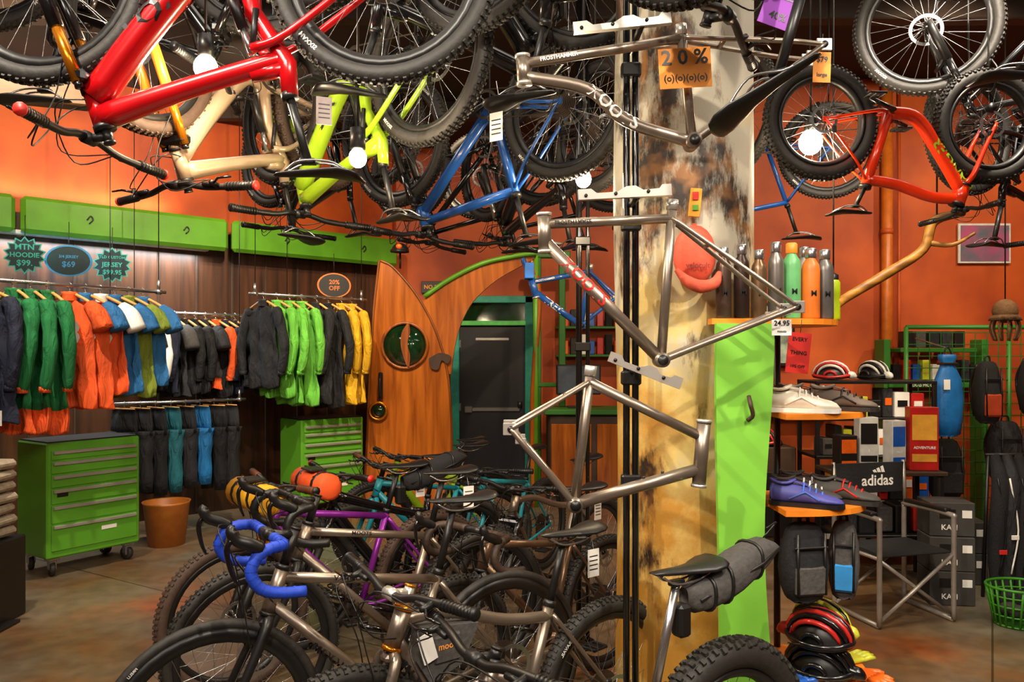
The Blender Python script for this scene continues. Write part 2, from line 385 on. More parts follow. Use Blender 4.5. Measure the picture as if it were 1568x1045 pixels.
    if st['txt']:
        tr=(rt*2.0 if st['fs'] else rt*1.14); a=BB.lerp(HB,.30); b=BB.lerp(HB,.82)
        if st['tt']=='curve': a=BB.lerp(HB,.62)+V((.03,0,-.04)); b=BB.lerp(HB,.95)+V((.005,0,-.01))
        if st['fs']: a=BB+V((.12,0,.05)); b=BB+V((.38,0,.31))
        for sd in(1,-1): mb.ttube(st['txt'],a,b,tr,tr*2.0,st['txtm'],sd,1.25)
    if st.get('ttxt'):
        for sd in(1,-1): mb.ttube(st['ttxt'],ST+V((.1,0,-.01)),HT-hd*.03,rt,rt*1.3,BLK,sd,1.2)
    rod(mb,ST,SP,.0135,st['seatpost'],12); rod(mb,ST-(ST-BB).normalized()*.015,ST+(ST-BB).normalized()*.006,rt+.003,BLK,12)
    mb.box(SP,(.05,.03,.018),BLK,.004); saddle(mb,sl.x,sl.z,st['saddle'],st['stilt'])
    fo=.055 if tw<.07 else .075
    fk=st['fork']
    if st['sus']:
        cw=HB+V((.012,0,-.03)); mb.box(cw,(.05,fo*2+.03,.04),BLKG,.01)
        for sd in(1,-1):
            top=cw+V((0,sd*fo,.02)); mid=top.lerp(V((FA.x,sd*fo,FA.z)),.5); rod(mb,top,mid,.0175,st['sus'],12)
            mb.tube([mid+(top-mid)*.08,V((FA.x-.01,sd*fo,FA.z+.03)),V((FA.x,sd*fo,FA.z-.01))],[.022,.02,.012],fk,12)
            rod(mb,top,top+V((-.006,0,.018)),.014,BLKG,10)
        m1=cw.lerp(FA,.5); mb.tube(cr([m1+V((.0,fo,0)),m1+V((.03,fo*.6,.05)),m1+V((.03,-fo*.6,.05)),m1+V((0,-fo,0))],4),.011,fk,8)
    else:
        for sd in(1,-1):
            mb.tube(cr([HB+V((0,sd*.012,-.01)),HB+V((.02,sd*(tw/2+.022),-.05)),HB.lerp(FA,.6)+V((-.006,sd*fo,0)),V((FA.x,sd*fo,FA.z))],5),[.018,.017,.014,.009],fk,10)
        mb.box(HB+V((.01,0,-.025)),(.04,.05,.03),fk,.01)
    mb.box(FA+V((-.04,fo,.07)),(.03,.02,.045),BLK,.006); mb.box(RA+V((.05,stw,.06)),(.03,.02,.045),BLK,.006)
    s0=HT+hd*.012; s1=HT+hd*(.05+st['barz']); rod(mb,s0,s1,.016,st['stem'],12); 
    sa=HT+hd*(.032+st['barz']); B=sa+V((.085,0,.012)) if drop else sa+V((.06,0,.006))
    rod(mb,sa,B,.014,st['stem'],10); rod(mb,B-V((0,.025,0)),B+V((0,.025,0)),.02,st['stem'],12); rod(mb,s1,s1+hd*.006,.018,st.get('hs',BLK),12)
    if drop:
        rod(mb,B-V((0,.1,0)),B+V((0,.1,0)),.0145,BLK,10)
        for sd in(1,-1):
            P=[(0,.07,0),(.0,.15,.0),(.008,.195,0),(.05,.212,-.002),(.09,.217,-.022),(.108,.222,-.066),(.082,.228,-.112),(.03,.232,-.132),(-.05,.238,-.138)]
            path=cr([B+V((a,sd*b,c_)) for a,b,c_ in P],5)
            mb.tube(path,.0175,st['tape'],10)
            for i in range(2,len(path)-1,2): 
                mb.tube([path[i]-(path[i+1]-path[i]).normalized()*.004,path[i]+(path[i+1]-path[i]).normalized()*.004],.0188,st['tape'],10,False)
            h=B+V((.075,sd*.215,.0))
            mb.tube(cr([h,h+V((.035,0,.02)),h+V((.07,sd*-.003,.035)),h+V((.085,sd*-.004,.062)),h+V((.078,sd*-.004,.075))],4),[.019,.021,.019,.018,.012],BLK,10)
            mb.tube(cr([h+V((.085,0,.04)),h+V((.1,0,.01)),h+V((.09,sd*.006,-.05)),h+V((.075,sd*.01,-.09))],4),[.008,.009,.007,.005],BLKG,6)
    else:
        for sd in(1,-1):
            path=cr([B,B+V((.0,sd*.06,0)),B+V((-.012,sd*.16,.02)),B+V((-.045,sd*.37,.026))],5); mb.tube(path,.0125,BLK,10)
            g0=path[-1]; gd=(path[-1]-path[-2]).normalized()
            mb.tube([g0+gd*.004,g0-gd*.128],.0165,st['grip'],10)
            for k in range(9): mb.tube([g0-gd*(.006+k*.014),g0-gd*(.012+k*.014)],.0178,st['grip'],10,False)
            mb.tube([g0,g0+gd*.008],.019,st.get('endcap',BLK),10)
            l=g0-gd*.16; mb.tube([l,l+V((.03,0,-.01)),l+V((.045,0,-.012))],[.012,.011,.009],BLK,8)
            mb.tube([l+V((.03,0,-.01)),l+V((.055,sd*.05,-.02)),l+V((.05,sd*.11,-.02))],[.006,.005,.004],BLKG,6)
            mb.tube([l+V((.02,-sd*.01,-.01)),l+V((.022,-sd*.06,-.012))],.009,BLK,8)
    for sd in(1,-1):
        c0=B+V((.06 if drop else .02,sd*.2,0)); 
        mb.tube(cr([c0,B+V((.11,sd*.1,-.03 if drop else .05)),B+V((.09,-sd*.03,-.09)),HB+V((-.02,-sd*.02,.03))],6),.0024,BLK,5,False)
        mb.tube(cr([c0,B+V((.14,sd*.08,.02)),B+V((.1,sd*.02,-.12)),HB.lerp(FA,.4)+V((-.01,sd*.05,0))],6),.0022,BLK,5,False)
    cy=-.05; CR=.072
    mb.rev([(CR,cy-.0015),(CR,cy+.0015),(CR-.014,cy+.0015),(CR-.014,cy-.0015)],BB,CHAINM,(0,1,0),36,True,False)
    for k in range(4):
        a=pi/2*k+.5; rod(mb,BB+V((0,cy,0)),BB+V((math.cos(a)*(CR-.008),cy,math.sin(a)*(CR-.008))),.006,st['cranks'],6)
    ca=st.get('ca',.35)
    for sd in(1,-1):
        e=V((math.cos(ca)*.172*-sd,0,math.sin(ca)*.172*-sd)); y0=sd*.058; y1=sd*.078
        mb.tube([BB+V((0,y0,0)),BB+e+V((0,y1,0))],[.017,.012],st['cranks'],8)
        rod(mb,BB+V((0,sd*.03,0)),BB+V((0,sd*.066,0)),.014,st['cranks'],10)
        pc=BB+e+V((0,y1+sd*.06,0)); rod(mb,BB+e+V((0,y1,0)),pc,.006,STEEL,6)
        for dx in(-.045,.045): mb.box(pc+V((dx,0,0)),(.012,.09,.016),BLK,.003)
        for dy in(-.04,.04): mb.box(pc+V((0,dy,0)),(.1,.012,.014),BLK,.003)
        mb.box(pc,(.03,.09,.014),BLK,.003)
    for (dz,rz) in((CR,.05),(-CR,-.03)):
        mb.tube([BB+V((0,cy,dz)),RA+V((0,cy,rz if dz>0 else -.085))],.0038,CHAINM,4,False)
    dr=RA+V((.0,-.055,-.05)); mb.box(dr,(.03,.02,.04),BLK,.005); mb.box(dr+V((.012,0,-.05)),(.014,.01,.075),BLK,.004)
    for dz in(-.02,-.08): mb.rev([(.012,-.004),(.012,.004),(.003,.004),(.003,-.004)],dr+V((.012,0,dz)),BLK,(0,1,0),12,True,False)
    if st.get('bag'):
        f=st['bag']
        mb.prism([(HT.x-.05,HT.z-.06),(HT.x-.26,HT.z-.085),(HT.x-.2,HT.z-.2),(HT.x-.08,HT.z-.24),(HT.x-.03,HT.z-.16)],-.03,.03,f)
        mb.box((HT.x-.14,.0,HT.z-.14),(.11,.074,.1),f,.012)
        mb.box((HT.x-.06,.042,HT.z-.12),(.05,.004,.09),TAG,.0,Matrix.Rotation(.3,3,'Y'))
        mb.text('moots',(HT.x-.14,.0385,HT.z-.13),(-1,0,0),(0,0,1),.03,ORTAG)
    if st.get('sbag'):
        f=st['sbag']; rg=[]
        def ring(c,w,h,k_=1.0): return [c+V((0,k_*w*math.copysign(abs(math.cos(2*pi*k/20))**.75,math.cos(2*pi*k/20)),k_*h*math.copysign(abs(math.sin(2*pi*k/20))**.75,math.sin(2*pi*k/20)))) for k in range(20)]
        sec=[(.0,-.095,.02,.03),(-.03,-.1,.04,.045),(-.08,-.09,.055,.052),(-.15,-.07,.06,.06),(-.22,-.045,.062,.062),(-.29,-.02,.056,.056),(-.35,.0,.047,.044),(-.385,.01,.042,.020),(-.395,.012,.038,.008)]
        for (dx,dz,w,h) in sec: rg.append(ring(V((sl.x+dx,0,sl.z+dz)),w,h))
        mb.loft(rg,f)
        for i in(2,3,5):
            dx,dz,w,h=sec[i]; q=ring(V((sl.x+dx,0,sl.z+dz)),w,h,1.03); mb.tube(q+[q[0]],.006,BLK,6,False)
        mb.tube([V((sl.x-.03,.043,sl.z-.1)),V((sl.x-.29,.06,sl.z-.02)),V((sl.x-.385,.043,sl.z+.01))],.006,BLK,5)
        mb.tube(cr([V((sl.x-.36,.0,sl.z+.04)),V((sl.x-.40,.02,sl.z+.09)),V((sl.x-.34,.03,sl.z+.08))],4),.003,BLK,5)
        mb.box((sl.x+.01,0,sl.z-.16),(.05,.05,.10),BLK,.01)
    if st.get('hbag'):
        f=st['hbag']; c=B+V((.09,0,-.03)); 
        mb.tube([c+V((0,-.19,0)),c+V((0,-.18,0)),c+V((0,.18,0)),c+V((0,.19,0))],[.05,.07,.07,.05],f,14)
        for dy in(-.1,.1): mb.tube([c+V((0,dy-.012,0)),c+V((0,dy+.012,0))],.073,BLK,14)
        mb.box(c+V((.01,.0,.078)),(.09,.14,.01),BLK,.003)
    if st.get('tag'):
        p=sl+V((-.1,.02,-.08)); mb.tube([sl+V((-.09,.02,-.03)),p],.0012,WHT,4)
        q0=.05 if hung else -.05
        if hung: p=sl+V((-.1,.02,.03)); q0=.05
        mb.box(p+V((0,.0,q0)),(.055,.002,.1),TAG)
        for q in range(4): mb.box(p+V((0,.0,q0+.025-.016*q)),(.04,.0035,.004),BLK)
    if hung:
        for xx in(RA.x,FA.x):
            L=(CEIL-.02-(mb.M@V((xx,0,0))).z)/sc
            if L>0.02: mb.tube(cr([V((xx-.035,0,tw+.05)),V((xx-.0,.04,tw+.055)),V((xx+.0,.04+tw*.5,tw*.4)),V((xx,.03,-.05)),V((xx,0,-.12 if L>.14 else -L*.8)),V((xx,0,-L))],4),.0055,BLK,6)
    return mb.obj(name)

H=(-.79,-.61)
ROAD=dict(bar='drop',tw=.034,knob=False,rimd=.04,seatpost=BLK)
GRV=dict(bar='drop',tw=.046,knob=True,rimd=.026)
bike(dict(ROAD,tape=TAPEB,txt='MOOTS',txtm=BLK,ttxt='VAMOOTS',sadz=1.0,barz=.08,hubs=1,rimtxt='PIRELLI'),'road_bike',(-.21,3.16,0),(-.85,-.53),sc=1.08,lean=.02)
bike(dict(fork=TI,bar='flat',txt='MOOTS',txtm=BLK,tt='curve',seatpost=BLK,bag=GREYF,stem=TIP,grip=BLK,sadz=.98,hs=GOLD,rimtxt='TERAVAIL',tag=1,barz=.02,rt=.02),'mountain_bike',(.21,2.88,0),H,sc=1.03)
bike(dict(tw=.095,R=.36,txt='MOOTS',txtm=BLK,tt='low',seatpost=STEEL,sbag=GREYF,sadz=.98,rim=BLK,tire=RUB,sus=STEEL,fork=BLK,barz=-.015),'fat_tire_bike',(.53,2.42,0),(-.84,-.54),sc=1.02)
bike(dict(GRV,tape=BLK,txt='MOOTS',txtm=BLK,fork=BLK,sadz=1.0,barz=.07,tag=1,tire=RUB,ttxt='MOOTS'),'gravel_bike',(-.32,3.90,0),(-.83,-.56),sc=1.08)
bike(dict(tire=RUBT,frame=PURP,fork=BLK,sus=GOLD,rimd=.022,hbag=mat('yellow_bag','#e8a818',.7),sadz=.97,barz=.06,grip=mat('brown_grip','#6b3a22',.6),tag=1,sbag=BLKF),'mountain_bike',(-.62,4.42,0),(-.78,-.63),sc=1.07)
bike(dict(frame=BLKG,sus=BLKG,fork=BLK,hbag=mat('orange_bag','#e8551c',.7),sadz=.98,fs=True,barz=.05,endcap=REDT),'full_suspension_bike',(-.45,4.95,0),H,sc=1.05)
bike(dict(frame=TEAL,fork=TEAL,sadz=1.0,rimd=.03,barz=.05,grip=mat('tan_grip','#8a5a34',.6)),'mountain_bike',(-.30,5.5,0),H,sc=1.03)
bike(dict(GRV,frame=BRNZ,tape=mat('tan_tape','#3a2a20',.6),sadz=.98,tag=1),'gravel_bike',(.36,4.0,0),(-.7,-.71),sc=1.0)
bike(dict(frame=TI,sadz=.96,tt='curve',sus=BLKG),'mountain_bike',(.45,4.95,0),(-.6,-.8),sc=1.05)
bike(dict(frame=TEAL,fork=TEAL,sadz=.96),'mountain_bike',(.15,5.9,0),(-.5,-.86),sc=1.0)
bike(dict(frame=LIME,sadz=.96,fs=True,sus=BLKG,fork=BLK),'full_suspension_bike',(-.35,6.5,0),(-.8,-.6),sc=1.0)
# hanging
MT=dict(tw=.058,rimtxt='MAXXIS')
bike(dict(MT,frame=REDP,fs=True,sus=GOLD,fork=BLKG,rt=.023,txt='PIVOT',txtm=BLK,endcap=REDT,rimd=.028),'full_suspension_bike',(-.64,2.58,2.24),(-1,.06),True,1.08,pitch=-.02)
bike(dict(MT,frame=BEIG,fs=True,sus=GOLD,fork=ORGP,rt=.021,endcap=REDT,tire=RUBT),'full_suspension_bike',(-1.08,3.95,2.24),(-.42,-.9),True,1.05)
bike(dict(MT,frame=LIME,fs=True,sus=BLKG,fork=LIME,rt=.020,txt='YETI',txtm=BLK),'full_suspension_bike',(-.50,3.42,2.24),(-.74,.67),True,1.05)
bike(dict(MT,frame=BLUP,sus=BLKG,fork=BLK,rt=.024),'mountain_bike',(.10,4.02,2.22),(-.8,.6),True,1.08)
bike(dict(MT,frame=BLKG,fs=True,sus=BLKG,rt=.02,tag=1),'full_suspension_bike',(-.62,3.02,2.66),(.93,.36),True,1.05)
bike(dict(MT,frame=BLKG,fs=True,sus=BLKG,rt=.02,tag=1),'full_suspension_bike',(.04,2.85,2.58),(.82,-.57),True,1.05)
bike(dict(MT,frame=BLKG,fs=True,sus=STEEL,rt=.02),'full_suspension_bike',(.36,4.6,2.28),(-.55,.83),True,1.05)
bike(dict(MT,frame=BLKG,sus=BLKG,fork=BLK),'mountain_bike',(.05,5.3,2.35),(-.85,.5),True,1.05)
bike(dict(MT,frame=BLKG,sus=BLKG,fork=BLK,fs=True),'full_suspension_bike',(-.95,4.9,2.4),(-.8,.6),True,1.0)
bike(dict(MT,frame=BLKG,sus=BLKG,fork=BLK,stilt=-.5),'mountain_bike',(.69,2.12,2.36),(.78,-.62),True,1.05,pitch=0)
bike(dict(tw=.085,R=.35,frame=REDK,fork=REDK,rt=.034,tt='curve',txt='RANGER',txtm=LIME,rim=BLK,spoke=STEEL,endcap=BLK,sadz=.9),'kids_fat_bike',(1.62,3.75,2.33),(1,.08),True,.79)
bike(dict(MT,frame=BLKG,sus=BLKG,fork=BLK),'mountain_bike',(1.80,2.8,2.64),(1,-.1),True,1.05)
bike(dict(MT,frame=BLKG,sus=BLKG,fork=BLK,fs=True),'full_suspension_bike',(-2.0,3.3,2.72),(1,.05),True,1.05)
bike(dict(MT,frame=BRNZ,sus=BLKG,fork=BLK),'mountain_bike',(1.30,4.9,2.45),(-.3,.95),True,1.05)
bike(dict(MT,frame=BLUP,fork=BLK),'mountain_bike',(2.1,5.7,2.5),(-.9,.3),True,1.0)
bike(dict(MT,frame=BLKG,fork=BLK,fs=True,sus=BLKG),'full_suspension_bike',(2.75,4.5,2.28),(.9,.4),True,1.0)
bike(dict(MT,frame=BLKG,fork=BLK,sus=STEEL),'mountain_bike',(.62,6.3,2.5),(-1,.3),True,1.05)
bike(dict(MT,frame=BLKG,fork=BLK,sus=BLKG),'mountain_bike',(3.1,3.9,2.75),(-.9,.3),True,1.05)

# ---------------------------------------------------------------- bare frames on display stand
def bare(name,y,HTp,HBp,STp,BBp,DOp,dtpts=None,txt='MOOTS',tm=WHT,F=TI,f0=.2,fork=False):
    mb=MB(); V=Vector
    P=lambda q:V((q[0],y,q[1]))
    HT,HB,ST,BB,DO=map(P,(HTp,HBp,STp,BBp,DOp))
    mb.tube([HT,HB],.023,F,18); hd=(HT-HB).normalized()
    for e,sg in((HT,1),(HB,-1)): mb.tube([e-hd*.002*sg,e+hd*.008*sg],.026,TIP,18)
    mb.tube([BB-V((0,.036,0)),BB+V((0,.036,0))],.025,F,18); mb.tube([BB-V((0,.04,0)),BB+V((0,.04,0))],.018,BLK,14)
    mb.tube([BB,ST],.0165,F,16); mb.tube([ST-(ST-BB).normalized()*.03,ST+(ST-BB).normalized()*.004],.020,TIP,16)
    tts=ST.lerp(BB,.11); tte=HT.lerp(HB,.25)
    mb.tube([tts,tte],.0165,F,16)
    dts=HT.lerp(HB,.75)
    path=[dts,BB] if not dtpts else cr([dts]+[P(q) for q in dtpts]+[BB],6)
    mb.tube(path,.0205,F,16)
    if txt:
        mb.tpath(txt,path,f0,.0205,.062,tm,.95)
        mb.ttube('FROSTHAMMER',tts.lerp(tte,.95),tts.lerp(tte,.6),.0165,.018,BLK if tm!=WHT else WHT,-1,1.0)
    for sd in(1,-1):
        o=V((0,sd*.066,0)); q=V((0,sd*.03,0)); ctr=(DO-BB)
        mb.tube(cr([BB+V((0,sd*.022,0)),BB+ctr*.3+q*1.2,BB+ctr*.75+o,DO+o],6),[.012,.0105,.0095,.009],F,12)
        sc_=(DO-tts); mb.tube(cr([tts+V((0,sd*.014,0)),tts+sc_*.3+q*1.2,tts+sc_*.75+o,DO+o],6),[.0085,.008,.008,.008],F,12)
        mb.box(DO+o,(.05,.006,.04),TIP,.002); mb.tube([DO+o-V((0,.007,0)),DO+o+V((0,.007,0))],.011,BLK,12)
        mb.box(DO+o-ctr.normalized()*.05,(.035,.008,.02),TIP,.002)
    mb.tube([tts.lerp(DO,.3)-V((0,.036,0)),tts.lerp(DO,.3)+V((0,.036,0))],.008,F,10)
    mb.tube([BB.lerp(DO,.28)-V((0,.034,0)),BB.lerp(DO,.28)+V((0,.034,0))],.008,F,10)
    if not dtpts:
        for t in(.3,.45): 
            c=dts.lerp(BB,t); mb.tube([c+V((0,0,.02)),c+V((0,0,.027))],.005,BLK,8)
    if fork:
        for sd in(1,-1): mb.tube([HT+hd*.01+V((0,sd*.04,0)),HT+hd*.12+V((-.02,sd*.05,0))],.014,F,8)
        mb.box(HT+hd*.04,(.06,.12,.1),mat('tag_blue','#2a7ae0',.6),.004)
        mb.tube([V((DO.x,y,DO.z)),V((DO.x,y,CEIL))],.004,BLK,5)
    return mb.obj(name)
bare('bicycle_frame',2.60,(.035,2.640),(.041,2.555),(.559,2.744),(.598,2.358),(1.01,2.657),[(.25,2.535),(.38,2.43)],'MOOTS',WHT,TI,.36)
bare('bicycle_frame',2.65,(.108,2.125),(.113,2.005),(.543,2.173),(.504,1.635),(.941,1.811),None,'MOOTS',REDT,TI,.16)
bare('bicycle_frame',2.60,(.637,1.430),(.620,1.222),(.262,1.613),(.208,1.158),(-.004,1.412),None,'',REDT)
bare('bicycle_frame',5.0,(.12,2.15),(.155,2.025),(.50,2.23),(.44,1.84),(.66,2.02),None,'TREK',WHT,BLUP,fork=True)
mb=MB(); PX=.425
for dx in(.016,-.016): mb.tube([(PX+dx,2.80,.02),(PX+dx,2.80,CEIL)],.0125,BLKG,10)
mb.tube([(PX,2.8,0),(PX,2.8,.02)],.09,BLK,20)
for z in(.4,1.2,1.57,2.12,2.67,3.3): mb.box((PX,2.8,z),(.07,.04,.05),BLK,.006)
def arm(x0,x1,z,y,tilt):
    Rm=Matrix.Rotation(tilt,3,'Y'); L=x1-x0; c=Vector(((x0+x1)/2,y,z)); 
    prof=[(-L/2,-.012),(L/2,-.018),(L/2,.02),(L/2-.03,.02),(L/2-.04,.008),(L*.2,.006),(L*.12,.022),(L*.02,.022),(-L*.08,.006),(-L*.3,.006),(-L*.36,.022),(-L/2,.022)]
    P=[Rm@Vector((a,0,b)) for a,b in prof]
    mb.prism([(c.x+p.x,c.z+p.z) for p in P],y-.012,y+.012,TIP)
    mb.tube([(PX,2.8,z),(PX,y,z)],.012,BLK,8)
    for k in(-.42,-.1,.25): q=Rm@Vector((k*L,0,0)); mb.tube([(c.x+q.x,y-.016,z+q.z),(c.x+q.x,y+.016,z+q.z)],.006,BLK,8)
arm(.20,.52,2.735,2.565,-.12); arm(.22,.53,2.19,2.61,-.07); arm(.31,.56,1.60,2.565,.35)
mb.obj('frame_display_stand')
mb=MB(); mb.tube([(.38,4.45,.02),(.38,4.45,CEIL)],.018,BLKG,10); mb.tube([(.38,4.45,0),(.38,4.45,.03)],.09,BLK,20)
mb.tube([(.43,4.45,.02),(.43,4.45,CEIL)],.012,BLKG,10)
for z in(.6,1.7,2.3): mb.box((.4,4.45,z),(.09,.05,.05),BLK,.006)
mb.obj('floor_to_ceiling_bike_pole')

# ---------------------------------------------------------------- column, plank, shelves
mb=MB()
seg=48; rings=[]
for z in [CEIL*i/40 for i in range(41)]:
    rg=[]
    for k in range(seg):
        a=2*pi*k/seg; r=.285+.006*math.sin(3*a+z*2)+.004*math.sin(7*a-z*3.1)
        rg.append((.725+math.cos(a)*r,3.31+math.sin(a)*r,z))
    rings.append(rg)
mb.loft(rings,COLM); mb.obj('plaster_column',origin=False)
mb=MB()
L=[];Rr=[]
for i in range(31):
    z=1.77*i/30
    L.append((.765+.008*math.sin(z*3),z)); Rr.append((.955+.018*math.sin(z*4.2+.6),z))
mb.prism(L+list(reversed(Rr)),2.905,2.935,LEAFG)
mb.tube(cr([(.875,2.895,1.50),(.875,2.875,1.47),(.885,2.88,1.43),(.87,2.895,1.41)],4),.008,DARKW,8)
mb.obj('green_wavy_plank')
def shelfpoly(x0,x1,y0,y1):
    P=[(x0,y0)]; n=14
    for i in range(n+1):
        a=-pi/2+pi*i/n; P.append((x0+.06+(x1-x0-.06)*math.cos(a),(y0+y1)/2+(y1-y0)/2*math.sin(a)))
    P.append((x0,y1)); return P
mb=MB()
for z,xr in((1.79,1.30),(1.43,1.42),(1.065,1.42),(.40,1.42)):
    mb.slab(shelfpoly(1.03,xr,2.947,3.40),z-.022,z,ORSH)
mb.slab([(.75,2.938),(1.03,2.938),(1.03,3.0),(.75,3.0)],1.768,1.79,ORSH)
mb.tube([(1.14,3.37,0),(1.14,3.37,1.77)],.014,BLK,10)
mb.obj('display_shelf_tower')
def bottle(x,y,z,m,h=.27,cap=STEEL,r=.034):
    mb=MB(); mb.rev([(0,0),(r*.95,0),(r,.006),(r,h*.7),(r*.9,h*.77),(r*.55,h*.84),(r*.52,h*.88)],(x,y,z),m,seg=20)
    mb.rev([(r*.6,h*.86),(r*.64,h*.87),(r*.64,h*.985),(r*.5,h),(0,h)],(x,y,z),cap,seg=18)
    mb.text('M',(x,y-r-.001,z+h*.35),(1,0,0),(0,0,1),.03,BLK)
    mb.obj('water_bottle')
bottle(.80,2.965,1.791,mat('bottle_brown','#5a463a',.3,.5),.27,r=.029)
bottle(.868,2.965,1.791,mat('bottle_dark','#40302a',.3,.5),.28,r=.029)
bottle(.935,2.967,1.791,mat('bottle_copper','#85664a',.3,.6),.26,r=.029)
bottle(1.0,2.97,1.791,mat('bottle_grey2','#7d7670',.3,.6),.29,r=.03)
bottle(1.07,3.0,1.791,mat('bottle_green','#5fa868',.4),.29,ORSH)
bottle(1.143,3.0,1.791,mat('bottle_orange','#e8782a',.4),.27)
bottle(1.212,3.04,1.791,mat('bottle_grey','#6b6864',.35,.4),.27)
bottle(1.185,3.18,1.791,mat('bottle_tall','#a2a09c',.35,.4),.30)
mb=MB(); mb.rev([(0,0),(.033,0),(.034,.01),(.034,.06),(.03,.08),(.034,.1),(.034,.15),(.025,.165)],(1.275,3.13,1.791),mat('bottle_yellow','#c6e01e',.4),seg=18); mb.rev([(.028,.16),(.028,.18),(.012,.19),(.01,.205),(0,.205)],(1.275,3.13,1.791),BLK,seg=14); mb.obj('cycling_water_bottle')
def shoe(x,y,z,ang,m,sole,lace,L=.28):
    mb=MB(); mb.M=Matrix.Translation((x,y,z+.001))@Matrix.Rotation(ang,4,'Z')
    S=[(-.138,.012,.07,.03),(-.132,.024,.092,.02),(-.118,.032,.098,.012),(-.08,.034,.086,.012),(-.04,.035,.084,.012),(0,.038,.078,.012),(.04,.043,.062,.012),(.08,.047,.048,.012),(.115,.042,.04,.014),(.135,.026,.03,.016),(.142,.01,.022,.018)]
    rg=[]
    for (dx,w,h,z0) in S:
        r=[]
        for k in range(16):
            a=2*pi*k/16; ca=math.cos(a); sa=math.sin(a)
            wy=w*math.copysign(abs(ca)**.6,ca); 
            if sa>0: wy*=1-.45*sa
            zz=z0+(h-z0)*(.5+.5*sa) ; r.append((dx*L/.28,wy,zz))
        rg.append(r)
    mb.loft(rg,m)
    out=[]
    for (dx,w,h,z0) in S: out.append((dx*1.03,w+.004))
    poly=[(a*L/.28,b) for a,b in out]+[(a*L/.28,-b) for a,b in reversed(out)]
    mb.slab(poly,0,.017,sole)
    mb.tube([( -.085+.045*math.cos(q*pi/8),.026*math.sin(q*pi/8),.094+.006*math.cos(q*pi/4)) for q in range(17)],.006,m,6,False)
    mb.ell((-.085,0,.088),(.042,.024,.012),BLK,12,6)
    mb.box((-.02,0,.088),(.06,.03,.006),m,.002,Matrix.Rotation(.25,3,'Y'))
    for k in range(4):
        dx=-.01+.022*k; zt=.082-.011*k; mb.tube(cr([(dx,-.03,zt-.03),(dx+.004,-.012,zt+.004),(dx+.004,.012,zt+.004),(dx,.03,zt-.03)],3),.0038,lace,6)
    for sd in(1,-1): mb.tube([(-.06,sd*.033,.03),(.0,sd*.039,.06),(.05,sd*.044,.03)],.004,lace,5)
    return mb.obj('cycling_shoe')
CREAM=mat('cream_leather','#e4dac8',.5); GREYS=mat('grey_shoe','#4a4642',.6); BRS=mat('brown_shoe','#65574c',.6); PURS=mat('purple_shoe','#4a4a98',.55)
GUM=mat('gum_sole','#2a2622',.6)
shoe(1.12,3.03,1.43,-.35,CREAM,WHT,WHT,.27); shoe(1.16,3.14,1.43,-.35,CREAM,WHT,WHT,.27)
shoe(1.25,3.26,1.43,-.25,BRS,GUM,BLK,.27); shoe(1.33,3.13,1.43,-.6,BRS,GUM,BLK,.24)
shoe(1.14,3.04,1.065,-.4,PURS,BLK,mat('blue_lace','#4a78e0',.6),.27); shoe(1.18,3.15,1.065,-.35,GREYS,GUM,WHT,.27)
shoe(1.33,3.12,1.065,-.6,GREYS,GUM,REDT,.25); shoe(1.26,3.28,1.065,-.2,GREYS,GUM,WHT,.27)
def pack(name,c,size,m,m2,rz=0,strap=True):
    mb=MB(); mb.M=Matrix.Translation(c)@Matrix.Rotation(rz,4,'Z'); w,d,h=size; rg=[]
    for t in[0,.05,.2,.45,.7,.88,.97,1]:
        k=math.sin(pi*min(1,max(0,(t*.86+.09))))**.35
        if t in(0,1): k*=.75
        r=[]
        for i in range(20):
            a=2*pi*i/20; ca=math.cos(a); sa=math.sin(a)
            r.append((w/2*k*math.copysign(abs(ca)**.6,ca),d/2*k*math.copysign(abs(sa)**.6,sa)*(1.1 if t<.5 else .9),h*t+.004*math.sin(5*a+9*t)))
        rg.append(r)
    mb.loft(rg,m)
    mb.box((0,-d*.47,h*.3),(w*.7,d*.22,h*.38),m2,min(.02,d*.09)); mb.box((0,-d*.50,h*.72),(w*.74,.012,h*.03),BLK,.003)
    for sx in(-1,1): mb.tube([(sx*w*.3,-d*.56,h*.12),(sx*w*.3,-d*.5,h*.9)],.006,BLK,6)
    mb.tube(cr([(-w*.12,0,h*.98),(-w*.08,0,h*1.08),(w*.08,0,h*1.08),(w*.12,0,h*.98)],4),.007,BLK,6)
    if strap:
        for sx in(-1,1): mb.tube(cr([(sx*w*.2,d*.4,h*.95),(sx*w*.28,d*.75,h*.6),(sx*w*.25,d*.5,h*.1)],5),.012,BLK,6)
    return mb.obj(name)
pack('hydration_pack',(1.13,3.04,.70),(.19,.11,.30),BLKF,GREYF,.2,False)
pack('hydration_pack',(1.32,3.12,.69),(.12,.12,.30),GREYF,mat('blue_fabric','#2b86c8',.8),-.4,False)
